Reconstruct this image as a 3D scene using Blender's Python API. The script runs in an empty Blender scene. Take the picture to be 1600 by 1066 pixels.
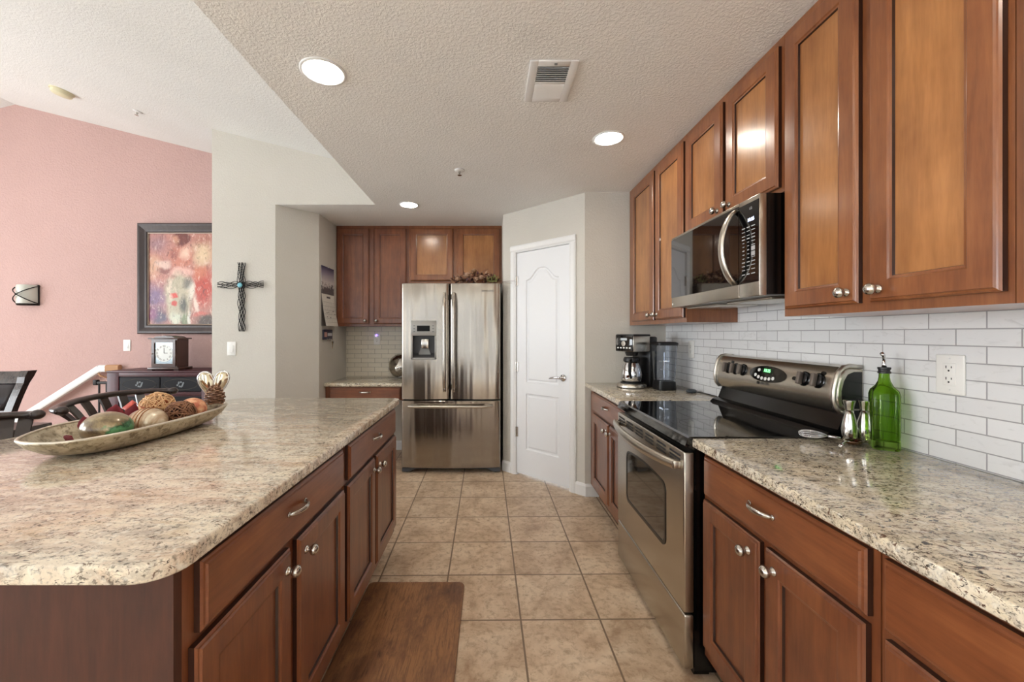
import bpy, bmesh, math, random
from math import pi, sin, cos, radians
from mathutils import Vector, Matrix

random.seed(7)
scene = bpy.context.scene
COL = scene.collection

# ------------------------------------------------------------------ camera
cam_data = bpy.data.cameras.new('camera')
cam_data.sensor_width = 36.0
cam_data.lens = 630.0 / 1600.0 * 36.0
cam_data.shift_x = 0.0209
cam_data.shift_y = -0.0072
cam_data.clip_start = 0.02
camera = bpy.data.objects.new('camera', cam_data)
camera.location = (0.0, 0.0, 1.31)
camera.rotation_euler = (radians(90), 0, 0)
COL.objects.link(camera)
scene.camera = camera

# ------------------------------------------------------------------ world, exposure
world = bpy.data.worlds.new('world')
scene.world = world
world.use_nodes = True
wb = world.node_tree.nodes['Background']
wb.inputs['Color'].default_value = (0.80, 0.90, 1.0, 1)
wb.inputs['Strength'].default_value = 1.0
scene.view_settings.view_transform = 'Standard'
scene.view_settings.look = 'None'
scene.view_settings.gamma = 1.0
scene.view_settings.use_curve_mapping = False
scene.view_settings.exposure = 0.98

# ------------------------------------------------------------------ area lights in the unseen windows
def area_light(name, loc, rot, sx, sy, power, color=(1, 1, 1)):
    l = bpy.data.lights.new(name, 'AREA')
    l.shape = 'RECTANGLE'
    l.size, l.size_y = sx, sy
    l.energy = power
    l.color = color
    o = bpy.data.objects.new(name, l)
    o.location = loc
    o.rotation_euler = rot
    COL.objects.link(o)
    return o

DAY = (0.93, 0.97, 1.0)
# unseen rear windows, added for kitchen light and streaked steel reflections (Y = -2.8), facing +Y; left wall windows (X = -7.4), facing +X
ADDED_REAR_WINDOWS = [(-4.6, 2.2, 1.3, 2.1), (-2.1, 1.1, 1.2, 2.2), (-0.55, 0.9, 1.2, 2.2), (0.80, 0.75, 1.2, 2.2)]     # centre x, width, centre z, height
LEFT_WINDOWS = [(-0.9, 2.0, 1.45, 2.2), (1.9, 2.0, 1.45, 2.2)]       # centre y, width, centre z, height
for (wx, ww, wz, wh), pw in zip(ADDED_REAR_WINDOWS, (115, 250, 230, 200)):
    area_light('window_daylight', (wx, -2.78, wz), (radians(90), 0, pi), ww, wh, pw, DAY)
for (wy, ww, wz, wh), pw in zip(LEFT_WINDOWS, (78, 66)):
    area_light('window_daylight', (-7.38, wy, wz), (radians(90), 0, radians(-90)), ww, wh, pw, DAY)

# ------------------------------------------------------------------ material helpers
def lin(r, g, b):
    def f(c):
        c /= 255.0
        return c / 12.92 if c <= 0.04045 else ((c + 0.055) / 1.055) ** 2.4
    return (f(r), f(g), f(b), 1.0)

def set_in(node, name, value):
    if name in node.inputs:
        node.inputs[name].default_value = value

class Mat:
    def __init__(self, name, color=(0.8, 0.8, 0.8, 1), rough=0.5, metal=0.0, **kw):
        self.m = bpy.data.materials.new(name)
        self.m.use_nodes = True
        self.nt = self.m.node_tree
        self.b = self.nt.nodes['Principled BSDF']
        set_in(self.b, 'Base Color', color)
        set_in(self.b, 'Roughness', rough)
        set_in(self.b, 'Metallic', metal)
        for k, v in kw.items():
            set_in(self.b, k.replace('_', ' '), v)
        self._co = None
    def node(self, t, **kw):
        n = self.nt.nodes.new(t)
        for k, v in kw.items():
            setattr(n, k, v)
        return n
    def link(self, a, b):
        self.nt.links.new(a, b)
    def coords(self, scale=(1, 1, 1), rot=(0, 0, 0), loc=(0, 0, 0), kind='Object'):
        tc = self.node('ShaderNodeTexCoord')
        mp = self.node('ShaderNodeMapping')
        mp.inputs['Scale'].default_value = scale
        mp.inputs['Rotation'].default_value = rot
        mp.inputs['Location'].default_value = loc
        self.link(tc.outputs[kind], mp.inputs['Vector'])
        return mp.outputs['Vector']
    def noise(self, vec, scale, detail=4, rough=0.55, dist=0.0):
        n = self.node('ShaderNodeTexNoise')
        n.inputs['Scale'].default_value = scale
        n.inputs['Detail'].default_value = detail
        n.inputs['Roughness'].default_value = rough
        n.inputs['Distortion'].default_value = dist
        self.link(vec, n.inputs['Vector'])
        return n.outputs['Fac']
    def ramp(self, fac, stops, interp='LINEAR'):
        r = self.node('ShaderNodeValToRGB')
        cr = r.color_ramp
        cr.interpolation = interp
        while len(cr.elements) < len(stops):
            cr.elements.new(0.5)
        for e, (p, c) in zip(cr.elements, stops):
            e.position = p
            e.color = c if hasattr(c, '__len__') else (c, c, c, 1)
        self.link(fac, r.inputs['Fac'])
        return r.outputs['Color']
    def mix(self, fac, a, b, mode='MIX'):
        n = self.node('ShaderNodeMix')
        n.data_type = 'RGBA'
        n.blend_type = mode
        for sock, v in ((n.inputs[0], fac), (n.inputs[6], a), (n.inputs[7], b)):
            if isinstance(v, bpy.types.NodeSocket):
                self.link(v, sock)
            else:
                sock.default_value = v
        return n.outputs[2]
    def math(self, op, a, b=0.0):
        n = self.node('ShaderNodeMath')
        n.operation = op
        for i, v in enumerate((a, b)):
            if isinstance(v, bpy.types.NodeSocket):
                self.link(v, n.inputs[i])
            else:
                n.inputs[i].default_value = v
        return n.outputs[0]
    def base(self, sock):
        self.link(sock, self.b.inputs['Base Color'])
    def rough(self, sock):
        self.link(sock, self.b.inputs['Roughness'])
    def bump(self, height, strength=0.3, dist=0.01):
        n = self.node('ShaderNodeBump')
        n.inputs['Strength'].default_value = strength
        n.inputs['Distance'].default_value = dist
        self.link(height, n.inputs['Height'])
        self.link(n.outputs['Normal'], self.b.inputs['Normal'])

def plain(name, rgb, rough=0.5, metal=0.0, **kw):
    return Mat(name, lin(*rgb), rough, metal, **kw).m

def emit(name, rgb, strength):
    M = Mat(name, lin(*rgb), 0.5)
    set_in(M.b, 'Emission Color', lin(*rgb))
    set_in(M.b, 'Emission Strength', strength)
    return M.m

def textured_wall(name, rgb, scale=90, strength=0.25, rough=0.85, dist=0.004):
    M = Mat(name, lin(*rgb), rough)
    v = M.coords()
    n = M.noise(v, scale, 3, 0.5, 0.6)
    h = M.ramp(n, [(0.42, 0.0), (0.62, 1.0)])
    M.bump(h, strength, dist)
    big = M.noise(v, 1.7, 3)
    c = lin(*rgb)
    d = (c[0] * 0.965, c[1] * 0.965, c[2] * 0.96, 1)
    M.base(M.ramp(big, [(0.35, d), (0.65, c)]))
    return M.m

def make_wood(name, dark, mid, light, gscale=1.0, rough=0.32, coat=0.35, axis='z'):
    M = Mat(name, lin(*mid), rough, Coat_Weight=coat, Coat_Roughness=0.18)
    sc = {'z': (14, 14, 1.3), 'x': (1.3, 14, 14), 'y': (14, 1.3, 14)}[axis]
    v = M.coords(sc)
    n = M.noise(v, 2.2 * gscale, 5, 0.6, 0.4)
    fine = M.noise(M.coords(tuple(6 * s for s in sc)), 2.0 * gscale, 3, 0.6)
    blotch = M.noise(M.coords((2.2, 2.2, 1.6)), 2.0, 4, 0.6)
    grain = M.ramp(n, [(0.30, lin(*dark)), (0.52, lin(*mid)), (0.74, lin(*light))])
    c = M.mix(0.22, grain, M.ramp(fine, [(0.35, lin(*dark)), (0.65, lin(*light))]))
    c = M.mix(0.40, c, M.ramp(blotch, [(0.33, lin(*dark)), (0.68, lin(*light))]))
    M.base(c)
    M.bump(fine, 0.03, 0.001)
    return M.m

def make_steel(name, rgb=(188, 184, 177), rough=0.27, streak=(1, 1, 200), aniso=0.5):
    M = Mat(name, lin(*rgb), rough, 1.0, Anisotropic=aniso)
    n = M.noise(M.coords(streak), 2.5, 2, 0.6)
    r, g, b = rgb
    M.base(M.ramp(n, [(0.3, lin(r - 3, g - 3, b - 3)), (0.7, lin(r + 3, g + 3, b + 3))]))
    return M.m

def make_granite(name, seed, peach, flow_rot, base_a=(226, 213, 188), base_b=(196, 183, 160), streak=0.56, grey=0.5, spread=(4.0, 11.0)):
    """cream granite with flowing grey veils, brown-black dashes and fine salt-and-pepper grain"""
    M = Mat(name, lin(*base_a), 0.10, Coat_Weight=0.2, Coat_Roughness=0.04)
    sx, sy = spread
    v = M.coords((1, 1, 1), (0, 0, flow_rot), (seed, seed * 0.7, 0))
    vs = M.coords((sx, sy, 9), (0, 0, flow_rot), (seed, seed * 1.3, seed))
    big = M.noise(vs, 1.1, 6, 0.62, 1.0)
    c = M.ramp(big, [(0.32, lin(*base_b)), (0.46, lin(*base_a)), (0.56, lin(234, 224, 203)), (0.68, lin(*base_b))])
    if peach > 0:
        pn = M.noise(M.coords((1.6, 4.0, 2), (0, 0, flow_rot), (3.1, 1.7, 0)), 1.5, 6, 0.66, 1.4)
        c = M.mix(M.ramp(pn, [(0.52, 0.0), (0.60, peach), (0.66, peach * 0.4), (0.74, peach)]), c, lin(194, 150, 118))
        yn = M.noise(M.coords((2.0, 4.5, 2), (0, 0, flow_rot), (8.1, 4.7, 0)), 1.6, 6, 0.66, 1.4)
        c = M.mix(M.ramp(yn, [(0.57, 0.0), (0.66, peach * 0.8)]), c, lin(196, 164, 110))
    gn = M.noise(vs, 2.3, 7, 0.70, 1.4)
    c = M.mix(M.ramp(gn, [(0.48, 0.0), (0.58, grey)]), c, lin(140, 127, 116))
    # fine pepper, denser inside the grey veils
    sp = M.noise(v, 120, 3, 0.6)
    dens = M.ramp(gn, [(0.42, 0.30), (0.60, 1.0)])
    c = M.mix(M.math('MULTIPLY', M.ramp(sp, [(0.54, 0.0), (0.62, 0.85)]), dens), c, lin(84, 74, 66))
    # dashes
    st = M.noise(vs, 5.5, 6, 0.72, 2.0)
    c = M.mix(M.ramp(st, [(streak, 0.0), (streak + 0.045, 0.95)]), c, lin(98, 70, 54))
    dk = M.noise(M.coords((sx * 1.2, sy * 1.0, 14), (0, 0, flow_rot + 0.3), (seed * 2, 0.4, 0.3)), 9.0, 5, 0.68, 1.6)
    c = M.mix(M.ramp(dk, [(streak + 0.015, 0.0), (streak + 0.06, 0.95)]), c, lin(52, 42, 38))
    wh = M.noise(v, 48, 3, 0.55)
    c = M.mix(M.ramp(wh, [(0.57, 0.0), (0.66, 0.5)]), c, lin(240, 235, 222))
    M.base(c)
    return M.m

def make_tile_wall(name, axis, tile, mortar, width, height, offs, bumpy=0.35):
    """axis 'y': the wall runs along Y; axis 'x': along X"""
    M = Mat(name, lin(*tile), 0.22)
    tc = M.node('ShaderNodeTexCoord')
    sep = M.node('ShaderNodeSeparateXYZ')
    M.link(tc.outputs['Object'], sep.inputs[0])
    cmb = M.node('ShaderNodeCombineXYZ')
    u = M.math('ADD', sep.outputs['Y' if axis == 'y' else 'X'], offs[0])
    w = M.math('ADD', sep.outputs['Z'], offs[1])
    M.link(u, cmb.inputs[0])
    M.link(w, cmb.inputs[1])
    bt = M.node('ShaderNodeTexBrick')
    bt.offset = 0.5
    a = lin(*tile)
    bt.inputs['Color1'].default_value = a
    bt.inputs['Color2'].default_value = (a[0] * 0.93, a[1] * 0.93, a[2] * 0.93, 1)
    bt.inputs['Mortar'].default_value = lin(*mortar)
    bt.inputs['Scale'].default_value = 1.0
    bt.inputs['Mortar Size'].default_value = 0.0019
    bt.inputs['Mortar Smooth'].default_value = 0.15
    bt.inputs['Brick Width'].default_value = width
    bt.inputs['Row Height'].default_value = height
    M.link(cmb.outputs[0], bt.inputs['Vector'])
    vein = M.noise(M.coords((12, 12, 30)), 1.2, 5, 0.65, 1.5)
    c = M.mix(M.ramp(vein, [(0.56, 0.0), (0.72, 0.30)]), bt.outputs['Color'], lin(176, 176, 174))
    M.base(c)
    inv = M.math('SUBTRACT', 1.0, bt.outputs['Fac'])
    M.bump(inv, bumpy, 0.002)
    return M.m

def make_floor_tile(name):
    M = Mat(name, lin(196, 172, 140), 0.42)
    tc = M.node('ShaderNodeTexCoord')
    mp = M.node('ShaderNodeMapping')
    mp.inputs['Location'].default_value = (-0.121, -3.228, 0)
    mp2 = M.node('ShaderNodeMapping')
    mp2.inputs['Rotation'].default_value = (0, 0, radians(-0.7))
    M.link(tc.outputs['Object'], mp.inputs['Vector'])
    M.link(mp.outputs['Vector'], mp2.inputs['Vector'])
    bt = M.node('ShaderNodeTexBrick')
    bt.offset = 0.0
    bt.inputs['Color1'].default_value = (0.0, 0.0, 0.0, 1)
    bt.inputs['Color2'].default_value = (1.0, 1.0, 1.0, 1)
    bt.inputs['Mortar'].default_value = (0.5, 0.5, 0.5, 1)
    bt.inputs['Scale'].default_value = 1.0
    bt.inputs['Mortar Size'].default_value = 0.0046
    bt.inputs['Mortar Smooth'].default_value = 0.2
    bt.inputs['Brick Width'].default_value = 0.363
    bt.inputs['Row Height'].default_value = 0.346
    M.link(mp2.outputs['Vector'], bt.inputs['Vector'])
    v = M.coords()
    n1 = M.noise(v, 5.5, 6, 0.62, 0.6)
    n2 = M.noise(v, 28, 5, 0.7, 0.3)
    c = M.ramp(n1, [(0.28, lin(170, 141, 113)), (0.46, lin(206, 181, 153)), (0.62, lin(224, 204, 178)), (0.8, lin(200, 172, 143))])
    c = M.mix(M.ramp(n2, [(0.48, 0.0), (0.66, 0.6)]), c, lin(150, 118, 86))
    c = M.mix(M.ramp(n2, [(0.25, 0.45), (0.42, 0.0)]), c, lin(214, 198, 172))
    pits = M.noise(v, 75, 3, 0.6)
    c = M.mix(M.ramp(pits, [(0.66, 0.0), (0.72, 0.6)]), c, lin(120, 94, 70))
    tint = M.ramp(bt.outputs['Color'], [(0.0, (0.94, 0.93, 0.92, 1)), (1.0, (1.04, 1.03, 1.02, 1))])
    c = M.mix(1.0, c, tint, 'MULTIPLY')
    c = M.mix(bt.outputs['Fac'], c, lin(130, 108, 86))
    M.base(c)
    h = M.math('SUBTRACT', M.math('MULTIPLY', n2, 0.12), bt.outputs['Fac'])
    M.bump(h, 0.5, 0.0022)
    rg = M.ramp(n1, [(0.3, 0.34), (0.7, 0.5)])
    M.rough(rg)
    return M.m

M_wall = textured_wall('wall_paint_greige', (208, 204, 195), 70, 0.22)
M_ceil = textured_wall('ceiling_paint_textured', (241, 241, 239), 85, 0.34, 0.9, 0.005)
M_vault = textured_wall('vault_paint_white', (233, 234, 232), 85, 0.35, 0.9, 0.004)
M_salmon = textured_wall('wall_paint_salmon', (196, 163, 157), 48, 0.5)
M_white = plain('white_trim_paint', (232, 232, 231), 0.4)
M_doorwhite = plain('white_door_paint', (230, 231, 233), 0.42)
M_floor = make_floor_tile('beige_ceramic_floor_tile')
M_cherry = make_wood('cherry_wood', (88, 43, 25), (118, 64, 37), (146, 88, 52))
M_cherry_rail = make_wood('cherry_wood_crosswise', (88, 43, 25), (118, 64, 37), (146, 88, 52), axis='x')
M_panel_lit = make_wood('honey_veneer_panel', (126, 76, 38), (162, 107, 59), (196, 137, 82), gscale=0.7, rough=0.28, coat=0.5)  # lamplight on the upper door panels, put into a lighter cherry tone
M_cherry_lit = make_wood('warm_brown_upper_wood', (104, 56, 31), (136, 80, 46), (162, 104, 62), rough=0.28, coat=0.5)  # same cherry, lightened where the lamps brighten the upper frames
M_edge_dark = plain('dark_moulding_glaze', (50, 26, 18), 0.35, 0.0, Coat_Weight=0.3)  # darker tone for front edges and the groove round the panel
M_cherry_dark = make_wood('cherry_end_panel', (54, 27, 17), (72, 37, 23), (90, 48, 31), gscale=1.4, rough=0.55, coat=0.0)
M_toe = plain('dark_toe_kick', (52, 32, 24), 0.6)
M_steel = make_steel('brushed_stainless_steel', (192, 185, 174))
def make_door_steel(name):
    """brushed door skin, very slightly wavy across its width so that reflections break into upright streaks"""
    M = Mat(name, lin(162, 154, 144), 0.19, 1.0, Anisotropic=0.7)
    n = M.noise(M.coords((1, 1, 220)), 2.5, 2, 0.6)
    M.base(M.ramp(n, [(0.3, lin(159, 151, 141)), (0.7, lin(165, 157, 147))]))
    w = M.noise(M.coords((7.5, 7.5, 0.55)), 1.0, 2, 0.45)
    M.bump(w, 0.55, 0.035)
    return M.m
M_steel_v = make_door_steel('brushed_refrigerator_steel')
M_nickel = plain('satin_nickel', (196, 192, 186), 0.22, 1.0)
M_chrome = plain('polished_chrome', (214, 214, 216), 0.06, 1.0)
M_blackglass = plain('black_ceramic_glass', (9, 9, 11), 0.05, 0.0, Coat_Weight=0.5, Coat_Roughness=0.02)
M_black = plain('black_enamel', (9, 9, 10), 0.2)
M_blackplastic = plain('black_plastic', (20, 20, 22), 0.4)
M_darkgrey = plain('dark_grey_plastic', (66, 66, 68), 0.45)
M_grey = plain('grey_plastic', (128, 128, 126), 0.4)
M_iron = plain('black_wrought_iron', (24, 21, 20), 0.5, 0.4)
M_plate = plain('white_switch_plastic', (238, 237, 233), 0.35)
M_slot = plain('outlet_slot', (40, 40, 42), 0.6)
M_granite_i = make_granite('island_granite', 1.3, 0.34, 0.10, (223, 208, 187), (200, 182, 162), 0.59, 0.42)
M_granite_r = make_granite('kitchen_run_granite', 5.1, 0.12, 0.9, (226, 213, 186), (206, 194, 170), 0.553, 0.35, (3.8, 8.0))
M_tile_r = make_tile_wall('white_marble_subway_tile', 'y', (233, 234, 235), (166, 166, 168), 0.1525, 0.0507, (-1.071 + 0.1525 * 20, -1.324 + 0.0507 * 40))
M_tile_b = make_tile_wall('cream_marble_subway_tile', 'x', (222, 213, 194), (150, 142, 128), 0.1525, 0.0507, (10.0, -0.83 + 0.0507 * 40))
M_lamp = emit('lamp_lens_glow', (255, 246, 232), 34.0)

# ------------------------------------------------------------------ geometry helpers
class G:
    """collects shapes and links them as ONE mesh object"""
    def __init__(self):
        self.bm = bmesh.new()
    def box(self, x0, x1, y0, y1, z0, z1, bev=0.0, seg=2, rot=None, pivot=None):
        bm = self.bm
        x0, x1 = min(x0, x1), max(x0, x1)
        y0, y1 = min(y0, y1), max(y0, y1)
        z0, z1 = min(z0, z1), max(z0, z1)
        vs = [bm.verts.new((x, y, z)) for x in (x0, x1) for y in (y0, y1) for z in (z0, z1)]
        q = [(0, 1, 3, 2), (4, 6, 7, 5), (0, 4, 5, 1), (2, 3, 7, 6), (0, 2, 6, 4), (1, 5, 7, 3)]
        fs = [bm.faces.new([vs[i] for i in f]) for f in q]
        if bev > 0:
            es = list({e for f in fs for e in f.edges})
            r = bmesh.ops.bevel(bm, geom=es, offset=bev, segments=seg, profile=0.5, affect='EDGES')
            vs = list({v for f in r['faces'] for v in f.verts} | {v for v in vs if v.is_valid})
        if rot is not None:
            p = Vector(pivot if pivot is not None else ((x0 + x1) / 2, (y0 + y1) / 2, (z0 + z1) / 2))
            vs = [v for v in vs if v.is_valid]
            bmesh.ops.transform(bm, matrix=Matrix.Translation(p) @ rot @ Matrix.Translation(-p), verts=vs)
        return self
    def rings(self, rings, close=True, cap0=True, cap1=True):
        bm = self.bm
        rv = [[bm.verts.new(p) for p in r] for r in rings]
        n = len(rings[0])
        for a, b in zip(rv, rv[1:]):
            for i in range(n if close else n - 1):
                j = (i + 1) % n
                bm.faces.new((a[i], a[j], b[j], b[i]))
        if cap0 and close:
            bm.faces.new(list(reversed(rv[0])))
        if cap1 and close:
            bm.faces.new(rv[-1])
        return self
    def lathe(self, prof, centre=(0, 0, 0), seg=24, axis='z', scale=(1, 1), cap=True):
        """prof: list of (radius, height)"""
        rs = []
        for r, h in prof:
            ring = []
            for k in range(seg):
                a = 2 * pi * k / seg
                p = (max(r, 1e-5) * cos(a) * scale[0], max(r, 1e-5) * sin(a) * scale[1], h)
                if axis == 'x':
                    p = (p[2], p[0], p[1])
                elif axis == 'y':
                    p = (p[1], p[2], p[0])
                elif axis == '-x':
                    p = (-p[2], p[1], p[0])
                elif axis == '-y':
                    p = (p[0], -p[2], p[1])
                ring.append((p[0] + centre[0], p[1] + centre[1], p[2] + centre[2]))
            rs.append(ring)
        return self.rings(rs, True, cap, cap)
    def cyl(self, c, r, h, seg=24, axis='z'):
        return self.lathe([(r, 0), (r, h)], c, seg, axis)
    def sphere(self, c, r, seg=20, sc=(1, 1, 1), rot=None):
        M = Matrix.Translation(Vector(c)) @ (rot or Matrix.Identity(4)) @ Matrix.Diagonal((r * sc[0], r * sc[1], r * sc[2], 1))
        bmesh.ops.create_uvsphere(self.bm, u_segments=seg, v_segments=max(6, seg // 2), radius=1.0, matrix=M)
        return self
    def tube(self, pts, r, seg=8, closed=False, flat=None):
        """sweep a circle (or an oval, flat=(a, b) factors) along pts; r number or list"""
        P = [Vector(p) for p in pts]
        n = len(P)
        rad = r if hasattr(r, '__len__') else [r] * n
        T = []
        for i in range(n):
            if closed:
                t = P[(i + 1) % n] - P[i - 1]
            else:
                t = P[min(i + 1, n - 1)] - P[max(i - 1, 0)]
            T.append(t.normalized() if t.length > 1e-9 else Vector((0, 0, 1)))
        up = Vector((0, 0, 1)) if abs(T[0].z) < 0.9 else Vector((1, 0, 0))
        N = (up - up.dot(T[0]) * T[0]).normalized()
        rs = []
        fa, fb = flat or (1, 1)
        for i in range(n):
            N = (N - N.dot(T[i]) * T[i])
            N = N.normalized() if N.length > 1e-6 else Vector((1, 0, 0))
            B = T[i].cross(N)
            rs.append([tuple(P[i] + rad[i] * (fa * cos(2 * pi * k / seg) * N + fb * sin(2 * pi * k / seg) * B)) for k in range(seg)])
        if closed:
            rs.append(rs[0])
            bm = self.bm
            rv = [[bm.verts.new(p) for p in q] for q in rs[:-1]]
            m = len(rv)
            for a in range(m):
                A, Bq = rv[a], rv[(a + 1) % m]
                for k in range(seg):
                    bm.faces.new((A[k], A[(k + 1) % seg], Bq[(k + 1) % seg], Bq[k]))
            return self
        return self.rings(rs)
    def prism(self, poly, z0, z1, bev=0.0, seg=2):
        bm = self.bm
        lo = [bm.verts.new((x, y, z0)) for x, y in poly]
        hi = [bm.verts.new((x, y, z1)) for x, y in poly]
        n = len(poly)
        fs = [bm.faces.new(list(reversed(lo))), bm.faces.new(hi)]
        for i in range(n):
            fs.append(bm.faces.new((lo[i], lo[(i + 1) % n], hi[(i + 1) % n], hi[i])))
        bmesh.ops.recalc_face_normals(bm, faces=fs)
        if bev > 0:
            es = list(set(fs[0].edges) | set(fs[1].edges))
            bmesh.ops.bevel(bm, geom=es, offset=bev, segments=seg, profile=0.5, affect='EDGES')
        return self
    def extrude(self, prof, axis, a0, a1, cap=True):
        """closed profile of 2-D points extruded along an axis. axis 'x': prof=(y,z); 'y': prof=(x,z); 'z': (x,y)"""
        def put(p, a):
            return (a, p[0], p[1]) if axis == 'x' else (p[0], a, p[1]) if axis == 'y' else (p[0], p[1], a)
        self.rings([[put(p, a0) for p in prof], [put(p, a1) for p in prof]], True, cap, cap)
        return self
    def nested(self, w, h, loops, x0=0.0, z0=0.0):
        """a door or drawer front: nested rectangles (inset, y), the last one filled; back closed"""
        rs = []
        for ins, y in loops:
            rs.append([(x0 + ins, y, z0 + ins), (x0 + w - ins, y, z0 + ins), (x0 + w - ins, y, z0 + h - ins), (x0 + ins, y, z0 + h - ins)])
        return self.rings(rs)
    def build(self, name, mat, parent=None, smooth=False, auto=None, loc=None, rot=None):
        bm = self.bm
        bmesh.ops.recalc_face_normals(bm, faces=bm.faces)
        me = bpy.data.meshes.new(name)
        bm.to_mesh(me)
        bm.free()
        me.materials.append(mat)
        if smooth or auto:
            me.polygons.foreach_set('use_smooth', [True] * len(me.polygons))
            if auto:
                me.set_sharp_from_angle(angle=radians(auto))
        o = bpy.data.objects.new(name, me)
        COL.objects.link(o)
        if parent is not None:
            o.parent = parent
        if loc:
            o.location = loc
        if rot:
            o.rotation_euler = rot
        return o

def tag(o, label, cat, group=None, kind=None):
    o['label'] = label
    o['category'] = cat
    if group:
        o['group'] = group
    if kind:
        o['kind'] = kind
    return o

def thing(name, label, cat, loc=(0, 0, 0), rotz=0.0, group=None):
    o = bpy.data.objects.new(name, None)
    o.empty_display_size = 0.05
    COL.objects.link(o)
    o.location = loc
    o.rotation_euler = (0, 0, rotz)
    return tag(o, label, cat, group)

def structure(o, label=None, cat=None):
    o['kind'] = 'structure'
    if label:
        o['label'] = label
    if cat:
        o['category'] = cat
    return o

def copy_tree(o, parent=None):
    c = o.copy()
    COL.objects.link(c)
    if parent is not None:
        c.parent = parent
    for ch in list(o.children):
        copy_tree(ch, c)
    return c

def lettering(text, size, depth, mat, parent, matrix, name='lettering', align='CENTER', spacing=1.0):
    cu = bpy.data.curves.new(name, 'FONT')
    cu.body = text
    cu.size = size
    cu.extrude = depth
    cu.align_x = align
    cu.align_y = 'CENTER'
    cu.space_character = spacing
    tmp = bpy.data.objects.new(name, cu)
    COL.objects.link(tmp)
    bpy.context.view_layer.update()
    me = bpy.data.meshes.new_from_object(tmp)
    bpy.data.objects.remove(tmp)
    me.materials.clear()
    me.materials.append(mat)
    o = bpy.data.objects.new(name, me)
    COL.objects.link(o)
    o.parent = parent
    o.matrix_local = matrix
    return o

# lettering frames: facing -Y (readable from the camera side) and facing -X
FACE_NY = Matrix(((1, 0, 0, 0), (0, 0, -1, 0), (0, 1, 0, 0), (0, 0, 0, 1)))
FACE_NX = Matrix(((0, 0, -1, 0), (-1, 0, 0, 0), (0, 1, 0, 0), (0, 0, 0, 1)))

def at(x, y, z):
    return Matrix.Translation((x, y, z))

# ================================================================== SETTING
CEIL = 2.45
def vault_z(x):
    return 2.506 - 0.249 * x

g = G().box(-8.2, 2.0, -3.2, 5.2, -0.1, 0.0)
structure(g.build('floor', M_floor), 'beige square ceramic tile floor with brown grout', 'floor')

g = G().box(-1.02, 1.55, -2.95, 3.562, CEIL, 2.80)
g.box(-1.95, 1.55, 3.562, 4.75, CEIL, 2.80)
structure(g.build('ceiling', M_ceil), 'flat textured kitchen ceiling with recessed lights', 'ceiling')

xr, zr = -5.13, 2.506 + 0.249 * 5.13
g = G().rings([[(x, y, z) for x, z in ((-1.0, vault_z(-1.0)), (xr, zr), (-8.2, zr - 0.249 * (8.2 + xr)), (-8.2, zr - 0.249 * (8.2 + xr) + 0.2), (xr, zr + 0.2), (-1.0, vault_z(-1.0) + 0.2))] for y in (-2.95, 4.75)])
structure(g.build('ceiling_vault', M_vault), 'white sloping vaulted ceiling over the dining side', 'ceiling')

g = G().box(1.42, 1.55, -2.95, 3.25, 0, CEIL)
structure(g.build('wall_right', M_wall), 'greige wall behind the range and long cabinet run', 'wall')
g = G().box(0.76, 1.55, 3.25, 3.35, 0, CEIL, 0.0)
structure(g.build('wall_stub', M_wall), 'narrow greige wall beside the pantry door facing the camera', 'wall')

# pantry wall runs diagonally; local x along the wall from the near corner, local -y faces the kitchen
PA = Vector((0.77, 3.25, 0)); PB = Vector((0.12, 3.87, 0))
PL = (PB - PA).length
pang = math.atan2(PA.y - PB.y, PA.x - PB.x)          # local +x runs from the far corner to the near one
D0, D1, DT = 0.165, 0.745, 2.065                      # door opening measured from the far corner
g = G().box(0, D0, 0, 0.1, 0, CEIL)
g.box(D1, PL, 0, 0.1, 0, CEIL)
g.box(D0, D1, 0, 0.1, DT, CEIL)
wp = structure(g.build('wall_pantry', M_wall, None, loc=PB, rot=(0, 0, pang)), 'diagonal greige wall holding the white pantry door', 'wall')

g = G().box(-1.75, 0.4, 4.56, 4.70, 0, CEIL)
structure(g.build('wall_back', M_wall), 'greige back wall behind the refrigerator and desk', 'wall')
g = G().box(0.12, 0.24, 3.88, 4.56, 0, CEIL)
structure(g.build('wall_alcove', M_wall), 'short greige wall along the refrigerator side', 'wall')
g = G().prism([(-2.46, 3.56), (-1.90, 3.56), (-1.63, 3.83), (-1.63, 4.56), (-2.46, 4.56)], 0, CEIL + 0.001)
g.box(-2.46, -1.02, 3.56, 3.66, CEIL + 0.0015, 3.22)
structure(g.build('wall_left', M_wall), 'greige partition wall carrying the wire cross', 'wall')
g = G().box(-8.2, -2.40, 4.35, 4.48, 0, 3.95)
structure(g.build('wall_salmon', M_salmon), 'salmon pink end wall of the dining side under the vault', 'wall')

# window walls behind the camera and at the far side of the dining room
def wall_with_openings(axis, const, thick, a0, a1, z1, openings):
    """openings: (centre, width, centre z, height)"""
    g = G()
    ops = sorted(openings)
    def put(u0, u1, z0, zz1):
        if u1 - u0 < 1e-4 or zz1 - z0 < 1e-4:
            return
        if axis == 'x':
            g.box(u0, u1, const, const + thick, z0, zz1)
        else:
            g.box(const, const + thick, u0, u1, z0, zz1)
    cur = a0
    for c, w, zc, h in ops:
        put(cur, c - w / 2, 0, z1)
        put(c - w / 2, c + w / 2, 0, zc - h / 2)
        put(c - w / 2, c + w / 2, zc + h / 2, z1)
        cur = c + w / 2
    put(cur, a1, 0, z1)
    return g
g = wall_with_openings('x', -2.95, 0.15, -8.2, 1.55, 3.95, ADDED_REAR_WINDOWS)
structure(g.build('wall_rear', M_wall), 'greige wall with windows behind the viewer', 'wall')
g = wall_with_openings('y', -7.55, 0.15, -2.95, 4.48, 3.95, LEFT_WINDOWS)
structure(g.build('wall_dining', M_wall), 'greige dining room wall with windows', 'wall')
wn = 0
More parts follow.
